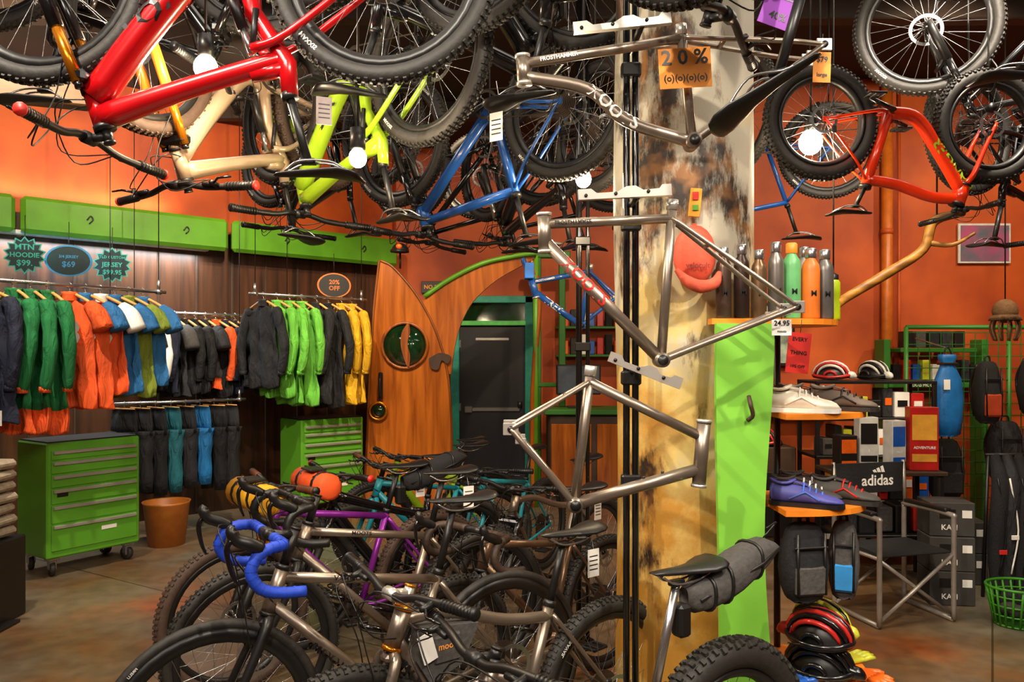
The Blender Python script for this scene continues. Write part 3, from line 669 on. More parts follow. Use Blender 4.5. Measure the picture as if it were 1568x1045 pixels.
def helmet(c,m,m2,rz=0,s=1.0):
    mb=MB(); mb.M=Matrix.Translation(c)@Matrix.Rotation(rz,4,'Z')@Matrix.Scale(s,4)
    n=9
    for i in range(n):
        f=-1+2*i/(n-1); w=.095*f; pts=[]
        for k in range(11):
            a=pi*k/10; rr=math.sqrt(max(.05,1-f*f*.9))
            pts.append((.145*math.cos(a)*rr,w*(.55+.45*math.sin(a)) if abs(f)<1 else w, .015+.12*math.sin(a)*rr))
        mb.tube(pts,[.007,.011,.012,.012,.011,.007],m if i%2==0 else m2,6)
    r=[(math.cos(2*pi*k/30)*.14,math.sin(2*pi*k/30)*.1,.014+.008*math.cos(4*pi*k/30)) for k in range(31)]
    mb.tube(r,.012,m,8,False); r2=[(p[0]*.97,p[1]*.97,p[2]-.012) for p in r]; mb.tube(r2,.009,BLK,6,False)
    mb.ell((0,0,.012),(.122,.085,.095),BLK,18,6,None,0,pi/2)
    mb.tube(cr([(.11,0,.03),(.16,0,.02),(.185,0,.005)],3),[.03,.03,.012],m2,8)
    for sd in(1,-1): mb.tube(cr([(.03,sd*.09,.006),(.05,sd*.11,.004),(.09,sd*.12,.003)],4),.003,BLK,5)
    return mb.obj('bicycle_helmet')
RD=mat('helmet_red','#b82420',.3,coat=.5); BL=mat('helmet_blue','#1c5ab8',.3,coat=.5); YE=mat('helmet_yellow','#c8cc3a',.35,coat=.4); ORm=mat('helmet_orange','#e8651c',.3,coat=.4); WH=mat('helmet_white','#d0d0cc',.35,coat=.4)
helmet((1.20,3.06,.42),BLKG,BLKG,-.6,.9); helmet((1.27,3.24,.42),ORm,BLKG,.4,.85)
helmet((1.20,3.06,.535),BLKG,RD,2.4,.9); helmet((1.27,3.22,.53),BLKG,YE,-.9,.85)
def glove(c,m,rz):
    mb=MB(); mb.M=Matrix.Translation(c)@Matrix.Rotation(rz,4,'Z')
    mb.box((0,0,.012),(.09,.08,.022),m,.008); mb.box((-.06,0,.012),(.035,.065,.024),BLK,.006)
    for i,l in enumerate((.05,.065,.07,.055)): 
        y=-.03+i*.02; mb.tube([(.04,y,.012),(.045+l*.6,y*1.15,.016),(.045+l,y*1.25,.012)],[.011,.0105,.008],m,8)
    mb.tube([(-.01,.035,.012),(.03,.065,.014),(.05,.07,.012)],[.013,.012,.009],m,8)
    mb.obj('cycling_glove')
glove((1.36,3.04,.401),ORm,-.9); glove((1.07,2.99,.401),BL,.3); glove((1.38,3.2,.401),YE,.4)
mb=MB(); mb.box((1.25,3.15,.185),(.36,.38,.365),mat('cardboard','#a98a62',.8,0,.1,30),.006); mb.box((1.25,2.957,.2),(.2,.004,.12),TAG); mb.obj('cardboard_box')
mb=MB(); PK=mat('coral_cap_fabric','#d8583e',.8,0,.1,50,.1)
mb.ell((.69,2.965,2.03),(.082,.052,.115),PK,20,10)
mb.tube(cr([(.615,2.93,1.97),(.65,2.90,1.925),(.70,2.895,1.905),(.75,2.90,1.92),(.775,2.93,1.96)],4),[.01,.022,.026,.022,.01],PK,8)
mb.text('velocult',(.69,2.908,1.985),(1,0,0),(0,0,1),.028,mat('dark_red_print','#8a2018',.6)); mb.tube([(.69,3.03,2.13),(.69,2.95,2.13)],.004,STEEL,6); mb.tube([(.69,2.965,2.13),(.69,2.965,2.15)],.008,PK,8)
mb.obj('baseball_cap')
mb=MB(); Y2=mat('yellow_card','#e0a030',.7); mb.box((.70,2.995,2.235),(.045,.008,.11),Y2,.002,Matrix.Rotation(.1,3,'Y')); mb.box((.70,2.988,2.26),(.022,.004,.03),REDT); mb.box((.70,2.988,2.215),(.022,.004,.02),GRN); mb.obj('enamel_pin_card')
def tag(name,x,y,z,w,h,m,lines=(),rot=0,top=None):
    mb=MB(); mb.M=Matrix.Translation((x,y,z))@Matrix.Rotation(rot,4,'Y'); mb.box((0,0,0),(w,.002,h),m)
    n=len(lines)
    for i,(t,s) in enumerate(lines): mb.text(t,(0,-.0022,h/2-h*(i+.5)/n),(1,0,0),(0,0,1),s,BLK)
    mb.tube([(0,0,h/2-.005),(0,0,h/2+(top or .04))],.0012,BLK,4)
    mb.obj(name)
tag('discount_sign',.562,2.545,2.585,.17,.13,ORTAG,(('2 0 %',.068),('(o)(o)(o)(o)',.03)),-.06,.10)
tag('paper_tag',1.02,2.58,2.60,.058,.10,ORTAG,(('$79',.025),('large',.018)),.03,.06)
tag('purple_sale_sign',.755,2.2,2.63,.10,.12,mat('purple_card','#8a3fa8',.7),(('SALE',.028),('40%',.03)),.35,.2)
tag('price_tag',.905,2.63,1.745,.066,.054,TAG,(('24.95',.024),('moots',.012)),0,.05)
tag('red_tag',1.06,2.9,1.66,.085,.15,REDT,(('EVERY',.02),('THING',.02),('10% OFF',.015)),.1,.05)
mb=MB(); mb.tube(cr([(1.60,3.9,1.85),(1.84,4.4,1.95),(2.15,4.5,2.12),(2.36,4.5,2.26),(2.42,4.5,2.42),(2.62,4.55,2.48)],6),[.02,.026,.03,.027,.03,.02],BRANCH,10)
mb.tube(cr([(2.38,4.5,2.30),(2.5,4.45,2.28),(2.6,4.4,2.34)],4),[.018,.012,.008],BRANCH,8); mb.tube([(2.44,4.5,2.43),(2.44,4.5,CEIL)],.005,BLK,6); mb.tube([(1.62,3.95,1.87),(1.62,3.95,CEIL)],.004,BLK,6); mb.obj('wooden_branch')

# ---------------------------------------------------------------- room shell
def wallseg(name,a,b,z0,z1,m,th=.12,side=1):
    mb=MB(); a=Vector((a[0],a[1],0)); b=Vector((b[0],b[1],0)); u=(b-a).normalized(); n=Vector((-u.y,u.x,0))*side*th
    P=[a,b,b+n,a+n]; mb.slab([(p.x,p.y) for p in P],z0,z1,m); return mb.obj(name,origin=False)
WA=(-6.6,5.15); WB=(-1.5,9.8)
mb=MB(); mb.slab([(-6.8,-3.2),(6.8,-3.2),(6.8,10.3),(-6.8,10.3)],-.1,0,FLOORM); mb.obj('floor',origin=False)
mb=MB(); mb.slab([(-6.8,-3.2),(6.8,-3.2),(6.8,10.3),(-6.8,10.3)],CEIL,CEIL+.1,CEILM); mb.obj('ceiling',origin=False)
wallseg('wall_left_panelled',WA,WB,0,2.95,WALLW); wallseg('wall_left_upper',WA,WB,2.95,CEIL,ORWALL)
wallseg('wall_left_near',(-6.6,-3.1),WA,0,CEIL,ORWALL); wallseg('wall_front',(6.6,-3.1),(-6.6,-3.1),0,CEIL,ORWALL)
wallseg('wall_back_jog',WB,(-1.5,10.0),0,CEIL,ORWALL)
wallseg('wall_back',(-1.5,10.0),(2.1,10.0),0,CEIL,ORWALL); wallseg('wall_back_return',(2.1,10.0),(2.1,7.5),0,CEIL,ORWALL)
wallseg('wall_back_right',(2.1,7.5),(6.6,7.5),0,CEIL,ORWALL); wallseg('wall_right',(6.6,7.5),(6.6,-3.1),0,CEIL,ORWALL)
wd=(Vector(WB)-Vector(WA)).normalized(); wn=Vector((wd.y,-wd.x))
def WP(t,off,z): p=Vector(WA)+wd*t+wn*off; return Vector((p.x,p.y,z))
mb=MB(); ang=math.atan2(wd.y,wd.x)
for i in range(18):
    mb.M=Matrix.Translation(WP(.3+i*.38,.006,1.4))@Matrix.Rotation(ang,4,'Z'); mb.box((0,0,0),(.02,.012,2.75),DARKW,.002)
mb.obj('trim_panel_battens')
mb=MB()
for y in(1.0,3.6,5.8,8.2): mb.box((0,y,CEIL-.09),(13,.14,.18),mat('dark_beam','#2a1a10',.7,0,.3,8),.01)
mb.obj('ceiling_beams')
mb=MB(); mb.M=Matrix.Translation((-3.55,4.9,3.38))@Matrix.Rotation(.35,4,'Z')
mb.box((.1,0,0),(1.7,.14,.2),BEAMW,.01); mb.box((-.35,-.075,0),(.28,.012,.26),mat('blue_steel','#2a4a6a',.4,.7),.002)
for k in(-.06,.06):
    for kz in(-.07,.07): mb.tube([(-.35+k,-.08,kz),(-.35+k,-.095,kz)],.012,STEEL,6)
for x in(-.6,.8): mb.tube([(x,0,.1),(x,0,CEIL-3.38)],.012,BLK,6)
mb.obj('wood_beam_with_bracket')
mb=MB()
for t0,t1 in((.2,2.82),(2.86,4.72),(4.76,6.82)):
    l=t1-t0; mb.M=Matrix.Translation(WP((t0+t1)/2,.22,2.90))@Matrix.Rotation(ang,4,'Z')
    mb.box((0,0,0),(l,.09,.33),VAL,.035)
    for k in(-.22,.25): 
        mb.tube(cr([(k*l,-.05,.0),(k*l+.03,-.052,.04),(k*l+.05,-.052,.01),(k*l+.02,-.052,-.03)],4),.007,BLK,6)
mb.M=Matrix()
for k in range(9): mb.tube([WP(.5+k*.75,.0,2.98),WP(.5+k*.75,.2,2.95)],.015,BLK,6)
mb.obj('green_padded_valance')
def rail(name,a,b):
    mb=MB(); a=Vector(a); b=Vector(b); u=(b-a).normalized(); mb.tube([a-u*.1,b+u*.1],.015,STEEL,10)
    for e,s in((a,1),(b,-1)):
        p=e-u*.04*s; mb.tube([p,Vector((p.x,p.y,CEIL))],.004,BLK,8); mb.tube([p-u*.02,p+u*.02],.022,STEEL,10)
        mb.tube([p,p+Vector((0,0,.1))],.013,STEEL,8)
    return mb.obj(name)
def garment(name,p,ang,L,w,m,m2=None,sl=.58,dep=1.0,hem=None,num=None,seed=0):
    rr=random.Random(seed); mb=MB(); mb.M=Matrix.Translation(p)@Matrix.Rotation(ang,4,'Z')
    m2=m2 or m; n=48; ph=rr.random()*6; rg=[]
    z0=.085
    K=[(0,.28,.6),(.03,.42,.8),(.06,.75,.9),(.1,.92,1),(.16,.95,1.05),(.3,.88,1.15),(.45,.86,1.2),(.6,.92,1.25),(.75,.98,1.3),(.9,1.04,1.35),(.985,1.07,1.35),(1,1.05,1.2)]
    prof=[]
    for i in range(len(K)-1):
        prof.append(K[i])
        if .1<=K[i][0]<.9: prof.append(tuple((a+b)/2 for a,b in zip(K[i],K[i+1])))
    prof.append(K[-1])
    for (t,kw,kd) in prof:
        r=[]
        for k in range(n):
            a=2*pi*k/n; ca=math.cos(a); sa=math.sin(a)
            x=w*kw*math.copysign(abs(ca)**.85,ca)*(1+.03*math.sin(9*t*3+ph))
            fold=(.019*math.sin(x*38+ph+2.5*t)+.010*math.sin(x*71+ph*2-5*t)+.009*math.sin(t*22+x*18+ph))*min(1,t*2.2)
            r.append((x,.044*dep*kd*sa+fold,-z0-t*(L-z0)-.04*max(0,abs(ca)-.3)*(1 if t<.2 else 0)+.014*math.sin(x*30+ph)*t))
        rg.append(r)
    k=len(rg)-4 if hem else len(rg)-1
    mb.loft(rg[:k+1],m,True)
    if hem: mb.loft(rg[k:],hem,True)
    for sd in(1,-1):
        dx=rr.uniform(-.02,.05); dy=rr.uniform(-.04,.06)
        if sl>.35: pts=cr([(sd*w*.74,0,-z0-.06),(sd*(w+.0),.01,-z0-.15),(sd*(w+.03+dx),.02+dy*.5,-z0-.1-sl*.5),(sd*(w-.01+dx),.02+dy,-z0-.06-sl)],6); rad=[.042,.056,.048,.053,.044,.05,.04,.044,.034]
        else: pts=cr([(sd*w*.74,0,-z0-.06),(sd*(w+.02),.01,-z0-.13),(sd*(w+.07),.015,-z0-.08-sl)],5); rad=[.045,.062,.068,.07]
        mb.tube(pts,rad,m2,12)
        if sl>.35: mb.tube([pts[-1]+Vector((0,0,.03)),pts[-1]-Vector((0,0,.012))],.037,hem or m2,12)
    mb.rev([(.052,-z0-.03),(.05,-z0+.015),(.058,-z0+.035),(.045,-z0+.01)],(0,0,0),m2,seg=16)
    mb.tube(cr([(-w*.8,0,-z0-.045),(-.08,0,-z0),(0,0,-z0+.03),(.08,0,-z0),(w*.8,0,-z0-.045)],4),.012,CORK,8)
    mb.tube(cr([(0,0,-z0+.03),(0,0,-.03),(.02,0,-.01),(.018,0,.018),(0,0,.019),(-.016,0,.006)],4),.003,STEEL,6)
    if num:
        for sg in(1,-1):
            V,F=textdata(num); vs=[]
            for q in V:
                x=q[0]*.24; vs.append((-sg*x,sg*(.052*dep*1.55+.018),-.36+q[1]*.24))
            mb.add(vs,F,WHT,False)
    else: mb.tube([(0,-.046*dep*1.3-.012,-z0-.06),(0,-.046*dep*1.5-.012,-L*.6),(0,-.046*dep*1.6-.012,-L+.02)],.003,BLK,5)
    return mb.obj(name)
def fab(n,h,h2=None): return mat(n,h,.82,0,.25,7,1.0,hex2=h2,stretch=(1.6,1.6,.6),bd=.05)
NAVY=fab('navy_fabric','#141b30'); GF=fab('green_fabric','#14713a'); OF=fab('orange_fabric','#e8581e'); BF=fab('blue_jersey','#2568a0'); TF=fab('teal_fabric','#1a6470'); LF=fab('lime_fabric','#64b438'); YF=fab('yellow_fabric','#d8a414'); OL=fab('olive_fabric','#7a8a2a'); DG=fab('dark_grey_fabric','#232327'); BB_=fab('bright_blue_fabric','#1a70b0'); BKF=fab('black_cloth','#141417')
a1=Vector((-3.68,5.15,2.17)); b1=Vector((-2.90,6.35,2.17)); rail('clothing_rail',a1,b1)
ra=math.atan2(b1.y-a1.y,b1.x-a1.x)
items=[(.02,NAVY,1.0,.25,.60),(.14,NAVY,.98,.25,.6),(.26,GF,1.06,.19,.62),(.34,GF,1.07,.20,.62),(.42,GF,1.07,.19,.62),(.53,OF,.92,.20,.16),(.61,OF,.90,.21,.16),(.69,OF,.84,.21,.16),(.77,BF,.80,.21,.16),(.85,OL,.84,.20,.16),(.93,BF,.78,.20,.16)]
for i,(t,m,L,w,sl) in enumerate(items):
    p=a1.lerp(b1,t); short=sl<.3
    garment('cycling_jersey' if short else 'jacket',p,ra+pi/2+R_.uniform(-.1,.1)+(.22 if not short else .6),L+R_.uniform(-.03,.02),w,m,BF if (m is OF and i==6) else (WHT if i==7 else None),sl,.55,OF if m is GF else None,'98' if m is OF else None,i)
a2=Vector((-3.5,7.35,2.06)); b2=Vector((-2.42,8.30,2.06)); rail('clothing_rail',a2,b2); ra2=math.atan2(b2.y-a2.y,b2.x-a2.x)
for i in range(15):
    t=.02+.96*i/14; m=[DG,BKF,NAVY,DG,BKF,BKF][i%6]
    garment('cycling_vest' if i%3==0 else 'jacket',a2.lerp(b2,t),ra2+pi/2+.35+R_.uniform(-.15,.15),.78+R_.uniform(-.08,.04),.21,m,WHT if i==1 else (OF if i==7 else (m if i!=3 else GREYF)),.18 if i%3==0 else .5,.6,OF if i==6 else (WHT if i==10 else None),None,40+i)
a3=Vector((-2.42,7.50,2.24)); b3=Vector((-1.62,8.25,2.24)); rail('clothing_rail',a3,b3); ra3=math.atan2(b3.y-a3.y,b3.x-a3.x)
for i,(t,m,L) in enumerate([(.04,BKF,.9),(.17,LF,1.0),(.29,LF,1.05),(.41,LF,1.1),(.56,BKF,1.08),(.68,BKF,1.1),(.82,YF,1.1),(.93,YF,1.12)]):
    garment('jacket',a3.lerp(b3,t),ra3+pi/2+.25+R_.uniform(-.1,.1),L+R_.uniform(-.04,.04),.21,m,None,.62,.65,None,None,80+i)
def pants(p,ang,m,L=.82):
    mb=MB(); mb.M=Matrix.Translation(p)@Matrix.Rotation(ang,4,'Z')
    n=20; rg=[]
    for z,w,d in((-.05,.15,.03),(-.1,.16,.045),(-.2,.17,.055),(-.28,.175,.05)): rg.append([(w*math.cos(2*pi*k/n),d*math.sin(2*pi*k/n)*(1+.15*math.sin(5*2*pi*k/n)),z) for k in range(n)])
    mb.loft(rg,m)
    for sd in(1,-1): mb.tube(cr([(sd*.085,0,-.25),(sd*.09,.01,-.45),(sd*.085,0,-L)],5),[.085,.07,.074,.06,.066,.055],m,14)
    mb.tube([(-.14,0,-.045),(.14,0,-.045)],.006,CORK,6); mb.tube(cr([(0,0,-.045),(0,0,-.02),(.018,0,.008),(0,0,.018),(-.015,0,.006)],3),.003,STEEL,6)
    mb.obj('cycling_pants')
a4=Vector((-3.52,6.95,1.22)); b4=Vector((-2.7,7.65,1.22)); rail('clothing_rail',a4,b4)
for i in range(8): pants(a4.lerp(b4,.07+.86*i/7),ra2+pi/2+.3+R_.uniform(-.12,.12),[BKF,DG,BKF,TF,DG,BB_,BKF,DG,BKF][i],.84+R_.uniform(-.1,.03))
def burst(c,r,edge,lines,n=14,round_=False,m=BLK):
    mb=MB(); mb.M=Matrix.Translation(c)@Matrix.Rotation(ang-.35,4,'Z')
    def poly(k): 
        if round_: return [(k*r*1.15*math.cos(2*pi*i/28),k*r*.85*math.sin(2*pi*i/28)) for i in range(28)]
        return [(k*r*(1 if i%2 else .78)*math.cos(pi*i/n),k*r*(1 if i%2 else .78)*math.sin(pi*i/n)) for i in range(2*n)]
    mb.prism(poly(1),0,.01,edge); mb.prism(poly(.9),-.004,0,mat('chalkboard_teal','#0c2a32',.7) if edge is not OFC else m)
    k=len(lines)
    for i,t in enumerate(lines): mb.text(t,(0,-.006,(k/2-.5-i)*r*.42),(1,0,0),(0,0,1),min(r*.42,r*2.1/len(t)),edge)
    mb.tube([(0,.01,r*.6),(0,.02,.35)],.003,BLK,4)
    mb.obj('chalk_price_sign')
CY=mat('cyan_chalk','#38a8a0',.8); CB=mat('blue_chalk','#3888c0',.8); OFC=mat('orange_chalk','#d0743a',.8)
burst(WP(2.86,.40,2.52),.165,CY,('MTN','HOODIE','$99.')); burst(WP(3.20,.40,2.50),.165,CB,('3/4 JERSEY','$69'),14,True); burst(WP(3.56,.40,2.49),.165,CY,('TLD CUSTOM','JERSEY','$99.95'))
burst(WP(5.75,.6,2.42),.16,OFC,('20%','OFF'),14,True)
def chest(c,rz,w=.72,d=.46,h=.86,drawers=(.08,.1,.1,.12,.14,.2)):
    mb=MB(); mb.M=Matrix.Translation(c)@Matrix.Rotation(rz,4,'Z'); z0=.14
    mb.box((0,0,z0+h/2),(w,d,h),GRN,.012); mb.box((0,0,z0+h+.004),(w-.03,d-.03,.012),BLK,.002)
    z=z0+h-.05
    tot=sum(drawers); k=(h-.1)/tot
    for dh in drawers:
        dh*=k; mb.box((0,-d/2-.004,z-dh/2),(w-.06,.014,dh-.012),GRN,.004)
        mb.box((0,-d/2-.02,z-.022),(w-.08,.022,.024),TIP,.004); z-=dh
    mb.box((-w*.35,-d/2-.013,z0+h*.55),(.08,.004,.035),BLK,.001); mb.box((.1,-d/2-.013,z0+h*.2),(.12,.004,.03),TAG,.001)
    for sx in(-1,1):
        for sy in(-1,1):
            x=sx*(w/2-.07); y=sy*(d/2-.07); mb.box((x,y,z0-.012),(.08,.08,.02),STEEL,.003); mb.box((x,y-.0,.085),(.05,.05,.07),STEEL,.004)
            mb.rev([(.0,-.018),(.05,-.018),(.055,-.01),(.055,.01),(.05,.018),(0,.018)],(x,y,.056),RUB,(1,.3*sx,0),20); mb.rev([(0,-.02),(.02,-.02),(.02,.02),(0,.02)],(x,y,.056),STEEL,(1,.3*sx,0),12)
    mb.obj('rolling_tool_chest')
rz1=math.atan2(.58,.39); n1=Vector((.83,-.56,0)); mid=Vector((-3.215,6.06,0))
chest(mid-n1*.24,rz1)
chest((-2.0,8.25,0),.75,.72,.46,.86)
mb=MB(); mb.rev([(0,0),(.15,0),(.19,.36),(.2,.38),(.185,.37),(.14,.02),(0,.02)],(-3.02,6.85,0),mat('brown_orange_bin','#a8601c',.5),seg=28); mb.obj('orange_waste_bin')
mb=MB()
for i in range(7): mb.box((-3.24+.01*(i%2),4.85,.55+.07*i),(.20,.26,.055),mat('folded_shirt','#9a8c78',.8,0,.2,30,.2),.02,Matrix.Rotation(.1*(i%3-1),3,'Z'))
mb.box((-3.24,4.85,.255),(.26,.34,.51),BLK,.01); mb.box((-3.08,4.62,1.28),(.14,.01,.09),TAG); mb.text('Jackets',(-3.08,4.613,1.28),(1,0,0),(0,0,1),.035,BLK); mb.tube([(-3.08,4.63,0),(-3.08,4.63,1.3)],.006,STEEL,6); mb.box((-3.14,4.7,.01),(.2,.3,.02),BLK,.004); mb.obj('folded_apparel_stand')

# ---------------------------------------------------------------- wooden wave door sculpture
mb=MB(); y=8.5
board=cr([(-1.62,0,0),(-1.58,0,.6),(-1.55,0,1.26),(-1.50,0,2.12),(-1.44,0,2.68)],5)+cr([(-1.42,0,2.68),(-1.28,0,2.60),(-1.03,0,2.30),(-.82,0,1.90),(-.69,0,1.40),(-.65,0,.68),(-.67,0,0)],5)
mb.prism([(p.x,p.z) for p in board],y,y+.09,WOODD)
mb.tube([(p.x,y-.002,p.z) for p in board],.014,wood('dark_trim','#5a2a0a','#8a4a16',10),6)
RIM=wood('rim_wood','#6a2f0a','#a85a1a',12)
def ringY(c,r,t,m): mb.rev([(r,-.02),(r+t,-.02),(r+t,.02),(r,.02)],c,m,(0,1,0),40,True)
def discY(c,r,m): mb.rev([(0,0),(r,0),(r,.01),(0,.01)],c,m,(0,1,0),40)
GL=mat('dark_glass','#0a2a14',.08,0,.5,6,coat=1)
ringY((-1.16,y-.01,1.76),.23,.03,RIM); discY((-1.16,y-.012,1.76),.235,GL)
mb.prism([(p.x,p.z) for p in cr([(-1.13,0,2.0),(-1.19,0,1.9),(-1.20,0,1.75),(-1.16,0,1.6),(-1.13,0,1.53)],4)+cr([(-1.11,0,1.53),(-1.10,0,1.65),(-1.13,0,1.78),(-1.10,0,1.9),(-1.11,0,2.0)],4)],y-.04,y-.012,RIM)
ringY((-1.45,y-.01,1.05),.08,.025,GOLD); discY((-1.45,y-.012,1.05),.082,GL)
mb.box((-1.42,y-.03,1.32),(.045,.03,.3),BLK,.01); mb.tube(cr([(-1.42,y-.04,1.2),(-1.42,y-.09,1.25),(-1.42,y-.09,1.38),(-1.42,y-.04,1.43)],4),.012,BLK,8)
mb.prism([(p.x,p.z) for p in cr([(-.9,0,1.62),(-.78,0,1.68),(-.66,0,1.64),(-.70,0,1.56),(-.76,0,1.6),(-.80,0,1.5),(-.88,0,1.52),(-.9,0,1.62)],3)],y-.03,y,DARKW)
arch=cr([(-.98,0,2.24),(-.67,0,2.46),(-.32,0,2.63),(.04,0,2.71),(.25,0,2.74)],5)+cr([(.24,0,2.70),(.11,0,2.63),(-.17,0,2.47),(-.42,0,2.24),(-.56,0,1.98),(-.63,0,1.70),(-.66,0,1.45)],5)+cr([(-.70,0,1.45),(-.82,0,1.92),(-.95,0,2.2)],4)
mb.prism([(p.x,p.z) for p in arch],y+.01,y+.08,WOODD)
mb.tube(cr([(-.95,y,2.29),(-.67,y,2.48),(-.32,y,2.65),(.04,y,2.73),(.26,y,2.76)],5),.028,VAL,8)
mb.tube([(.26,y+.04,0),(.26,y+.04,2.74)],.03,VAL,10)
mb.tube(cr([(.2,y+.04,2.72),(.30,y+.04,2.3),(.25,y+.04,1.6),(.22,y+.04,.9),(.24,y+.04,0)],5),.03,WOODD,8)
mb.obj('carved_wave_doorway')
mb=MB(); mb.ell((-1.22,8.55,2.78),(.10,.11,.10),BLK,16,6,None,0,pi/2); mb.tube(cr([(-1.30,8.45,2.78),(-1.22,8.4,2.775),(-1.14,8.45,2.78)],4),.02,BLK,8); mb.ell((-1.22,8.45,2.83),(.035,.02,.03),ORm,10,6); mb.tube([(-1.22,8.55,2.6),(-1.22,8.55,2.78)],.012,BLK,6); mb.obj('display_cap')
mb=MB(); mb.box((-.98,9.96,2.52),(.34,.03,.15),BLK,.004); mb.text('NO EXIT',(-.98,9.944,2.52),(1,0,0),(0,0,1),.07,ORTAG); mb.obj('wall_sign')
mb=MB(); TF2=mat('teal_frame_paint','#2c9480',.45); LG=mat('light_green_frame','#54b85a',.45)
for x in(-.72,.22): mb.box((x,9.93,1.2),(.11,.12,2.4),TF2,.008)
mb.box((-.25,9.93,2.36),(1.03,.12,.09),TF2,.008); mb.box((-.25,9.92,2.06),(.86,.1,.06),LG,.006)
mb.box((-.25,9.95,2.2),(.86,.02,.24),GL); mb.obj('trim_door')
mb=MB(); DB=mat('black_door_paint','#15151d',.4,0,.1); mb.box((-.25,9.94,1.01),(.84,.05,2.02),DB,.006); mb.box((-.25,9.905,.97),(.70,.03,.05),STEEL,.006)
mb.box((-.55,9.90,.97),(.1,.05,.09),STEEL,.01); mb.box((-.25,9.912,1.86),(.42,.004,.03),STEEL); mb.tube([(.1,9.9,.99),(.1,9.9,1.07)],.03,BLK,12)
for z in(.25,1.0,1.8): mb.box((-.66,9.915,z),(.03,.02,.1),STEEL,.003)
mb.obj('door_1')
mb=MB()
for x,w in((.30,.1),(.60,.08)): mb.box((x,9.4,1.45),(w,.08,2.9),GRND,.01)
mb.box((.45,9.4,2.86),(.5,.1,.08),GRND,.01); mb.box((.45,9.4,1.3),(.4,.1,.05),GRND,.008); mb.obj('green_wood_post_frame')
mb=MB(); mb.box((1.15,8.9,.5),(1.5,.6,1.0),DARKW,.02); mb.box((1.15,8.9,1.03),(1.6,.7,.06),GRND,.01)
for i in range(3): mb.box((.65+i*.5,8.59,.5),(.44,.02,.8),WOODD,.006)
mb.obj('sales_counter')
mb=MB(); mb.box((.75,8.85,1.38),(.5,.05,.34),BLK,.008); mb.box((.75,8.822,1.38),(.46,.004,.3),mat('screen','#4a5058',.2,0,.6,3,emit=.2)); mb.tube([(.75,8.87,1.07),(.75,8.87,1.25)],.02,BLK,10); mb.box((.75,8.87,1.07),(.24,.16,.02),BLK,.004); mb.obj('computer_monitor')
mb=MB()
for zz in(1.65,2.0):
    mb.box((1.2,9.85,zz),(1.3,.26,.03),GRND,.005)
    for i in range(11): mb.box((.66+i*.11,9.83,zz+.1+.02*(i%3)),(.08,.14,.17+.04*(i%3)),[ORm,BLK,TAG,BL,RD,BLKF][i%6],.006)
mb.obj('wall_shelf_with_products')

# ---------------------------------------------------------------- right side
mb=MB(); 
WG=mat('green_grid_wire','#1f6a2a',.4,.2)
for i in range(19): mb.tube([(3.45+i*.1,6.85,.08),(3.45+i*.1,6.85,1.85)],.004,WG,5,False)
for i in range(18): mb.tube([(3.45,6.85,.1+i*.103),(5.25,6.85,.1+i*.103)],.004,WG,5,False)
for x in(3.45,4.35,5.25): mb.tube([(x,6.86,0),(x,6.86,1.9)],.02,GRND,8)
mb.tube([(3.45,6.86,1.9),(5.25,6.86,1.9)],.02,GRND,8); mb.obj('gridwall_display')
BLB=mat('blue_drybag','#146ab4',.5,0,.2,12,.3)
def drybag(c):
    mb=MB(); mb.M=Matrix.Translation(c); rg=[]
    for t,k in((0,.5),(.03,.8),(.2,.95),(.45,1),(.7,.85),(.85,.5),(.9,.42),(.95,.6),(1,.55)):
        rg.append([(.12*k*math.cos(2*pi*i/24)*(1+.08*math.sin(5*i+t*9)),.08*k*math.sin(2*pi*i/24)*(1+.12*math.sin(3*i+t*7)),.66*t) for i in range(24)])
    mb.loft(rg,BLB); mb.box((0,-.0,.585),(.12,.1,.02),BLK,.004); mb.tube(cr([(-.05,0,.62),(0,0,.72),(.05,0,.62)],5),.006,BLK,6)
    mb.tube([(0,0,.71),(0,.5,.80)],.006,STEEL,6); mb.box((-.05,-.085,.42),(.05,.003,.08),TAG,0); mb.obj('dry_bag')
drybag((3.50,6.3,1.0))
pack('backpack',(3.88,6.4,1.10),(.20,.18,.5),BLKF,mat('dark_orange_fabric','#b8401a',.8),0); pack('backpack',(4.12,6.55,.6),(.28,.2,.5),DG,BLKF,0)
pack('backpack',(3.62,6.55,.45),(.28,.2,.5),BLKF,BLKF,0); pack('backpack',(4.3,6.4,1.15),(.3,.2,.5),BLKF,mat('green_pocket','#2a7a3a',.8),0)
def bagstack(c,h):
    mb=MB(); mb.M=Matrix.Translation(c)
    for i in range(5):
        x=-.16+i*.08; mb.tube(cr([(x,0,h),(x+.01,-.05,h*.8),(x-.01,-.04,h*.4),(x,-.02,.03)],5),[.03,.05,.055,.05,.03],[BLKF,DG,BLKF,GREYF,BLKF][i],10)
        mb.tube(cr([(x-.03,-.09,h*.85),(x+.02,-.1,h*.5),(x-.02,-.09,h*.2)],5),.006,TAG if i%2 else BLK,5); mb.box((x,-.10,h*(.35+.1*i)),(.05,.01,.03),[REDT,TAG,BLK,TAG,ORTAG][i],.002)
    mb.tube([(-.22,0,h),(.22,0,h)],.012,BLK,8)
    for x in(-.2,.2): mb.tube([(x,.06,0),(x,.0,h)],.012,BLK,8)
    mb.obj('hanging_bag_rack')
bagstack((3.42,5.3,0),.98); bagstack((3.80,5.2,0),.95)
mb=MB()
for z in(.12,.5,.85,1.15): mb.box((2.86,6.35,z),(.95,.42,.025),BLK,.004)
for x in(2.40,3.32):
    for yy in(6.16,6.54): mb.box((x,yy,.72),(.03,.03,1.44),BLK,.003)
mb.box((2.86,6.35,1.44),(.95,.42,.025),BLK,.004)
cols=[BLK,DG,TAG,RD,BLKF,ORm,BL,GREYF,BLK,YE]; k=0
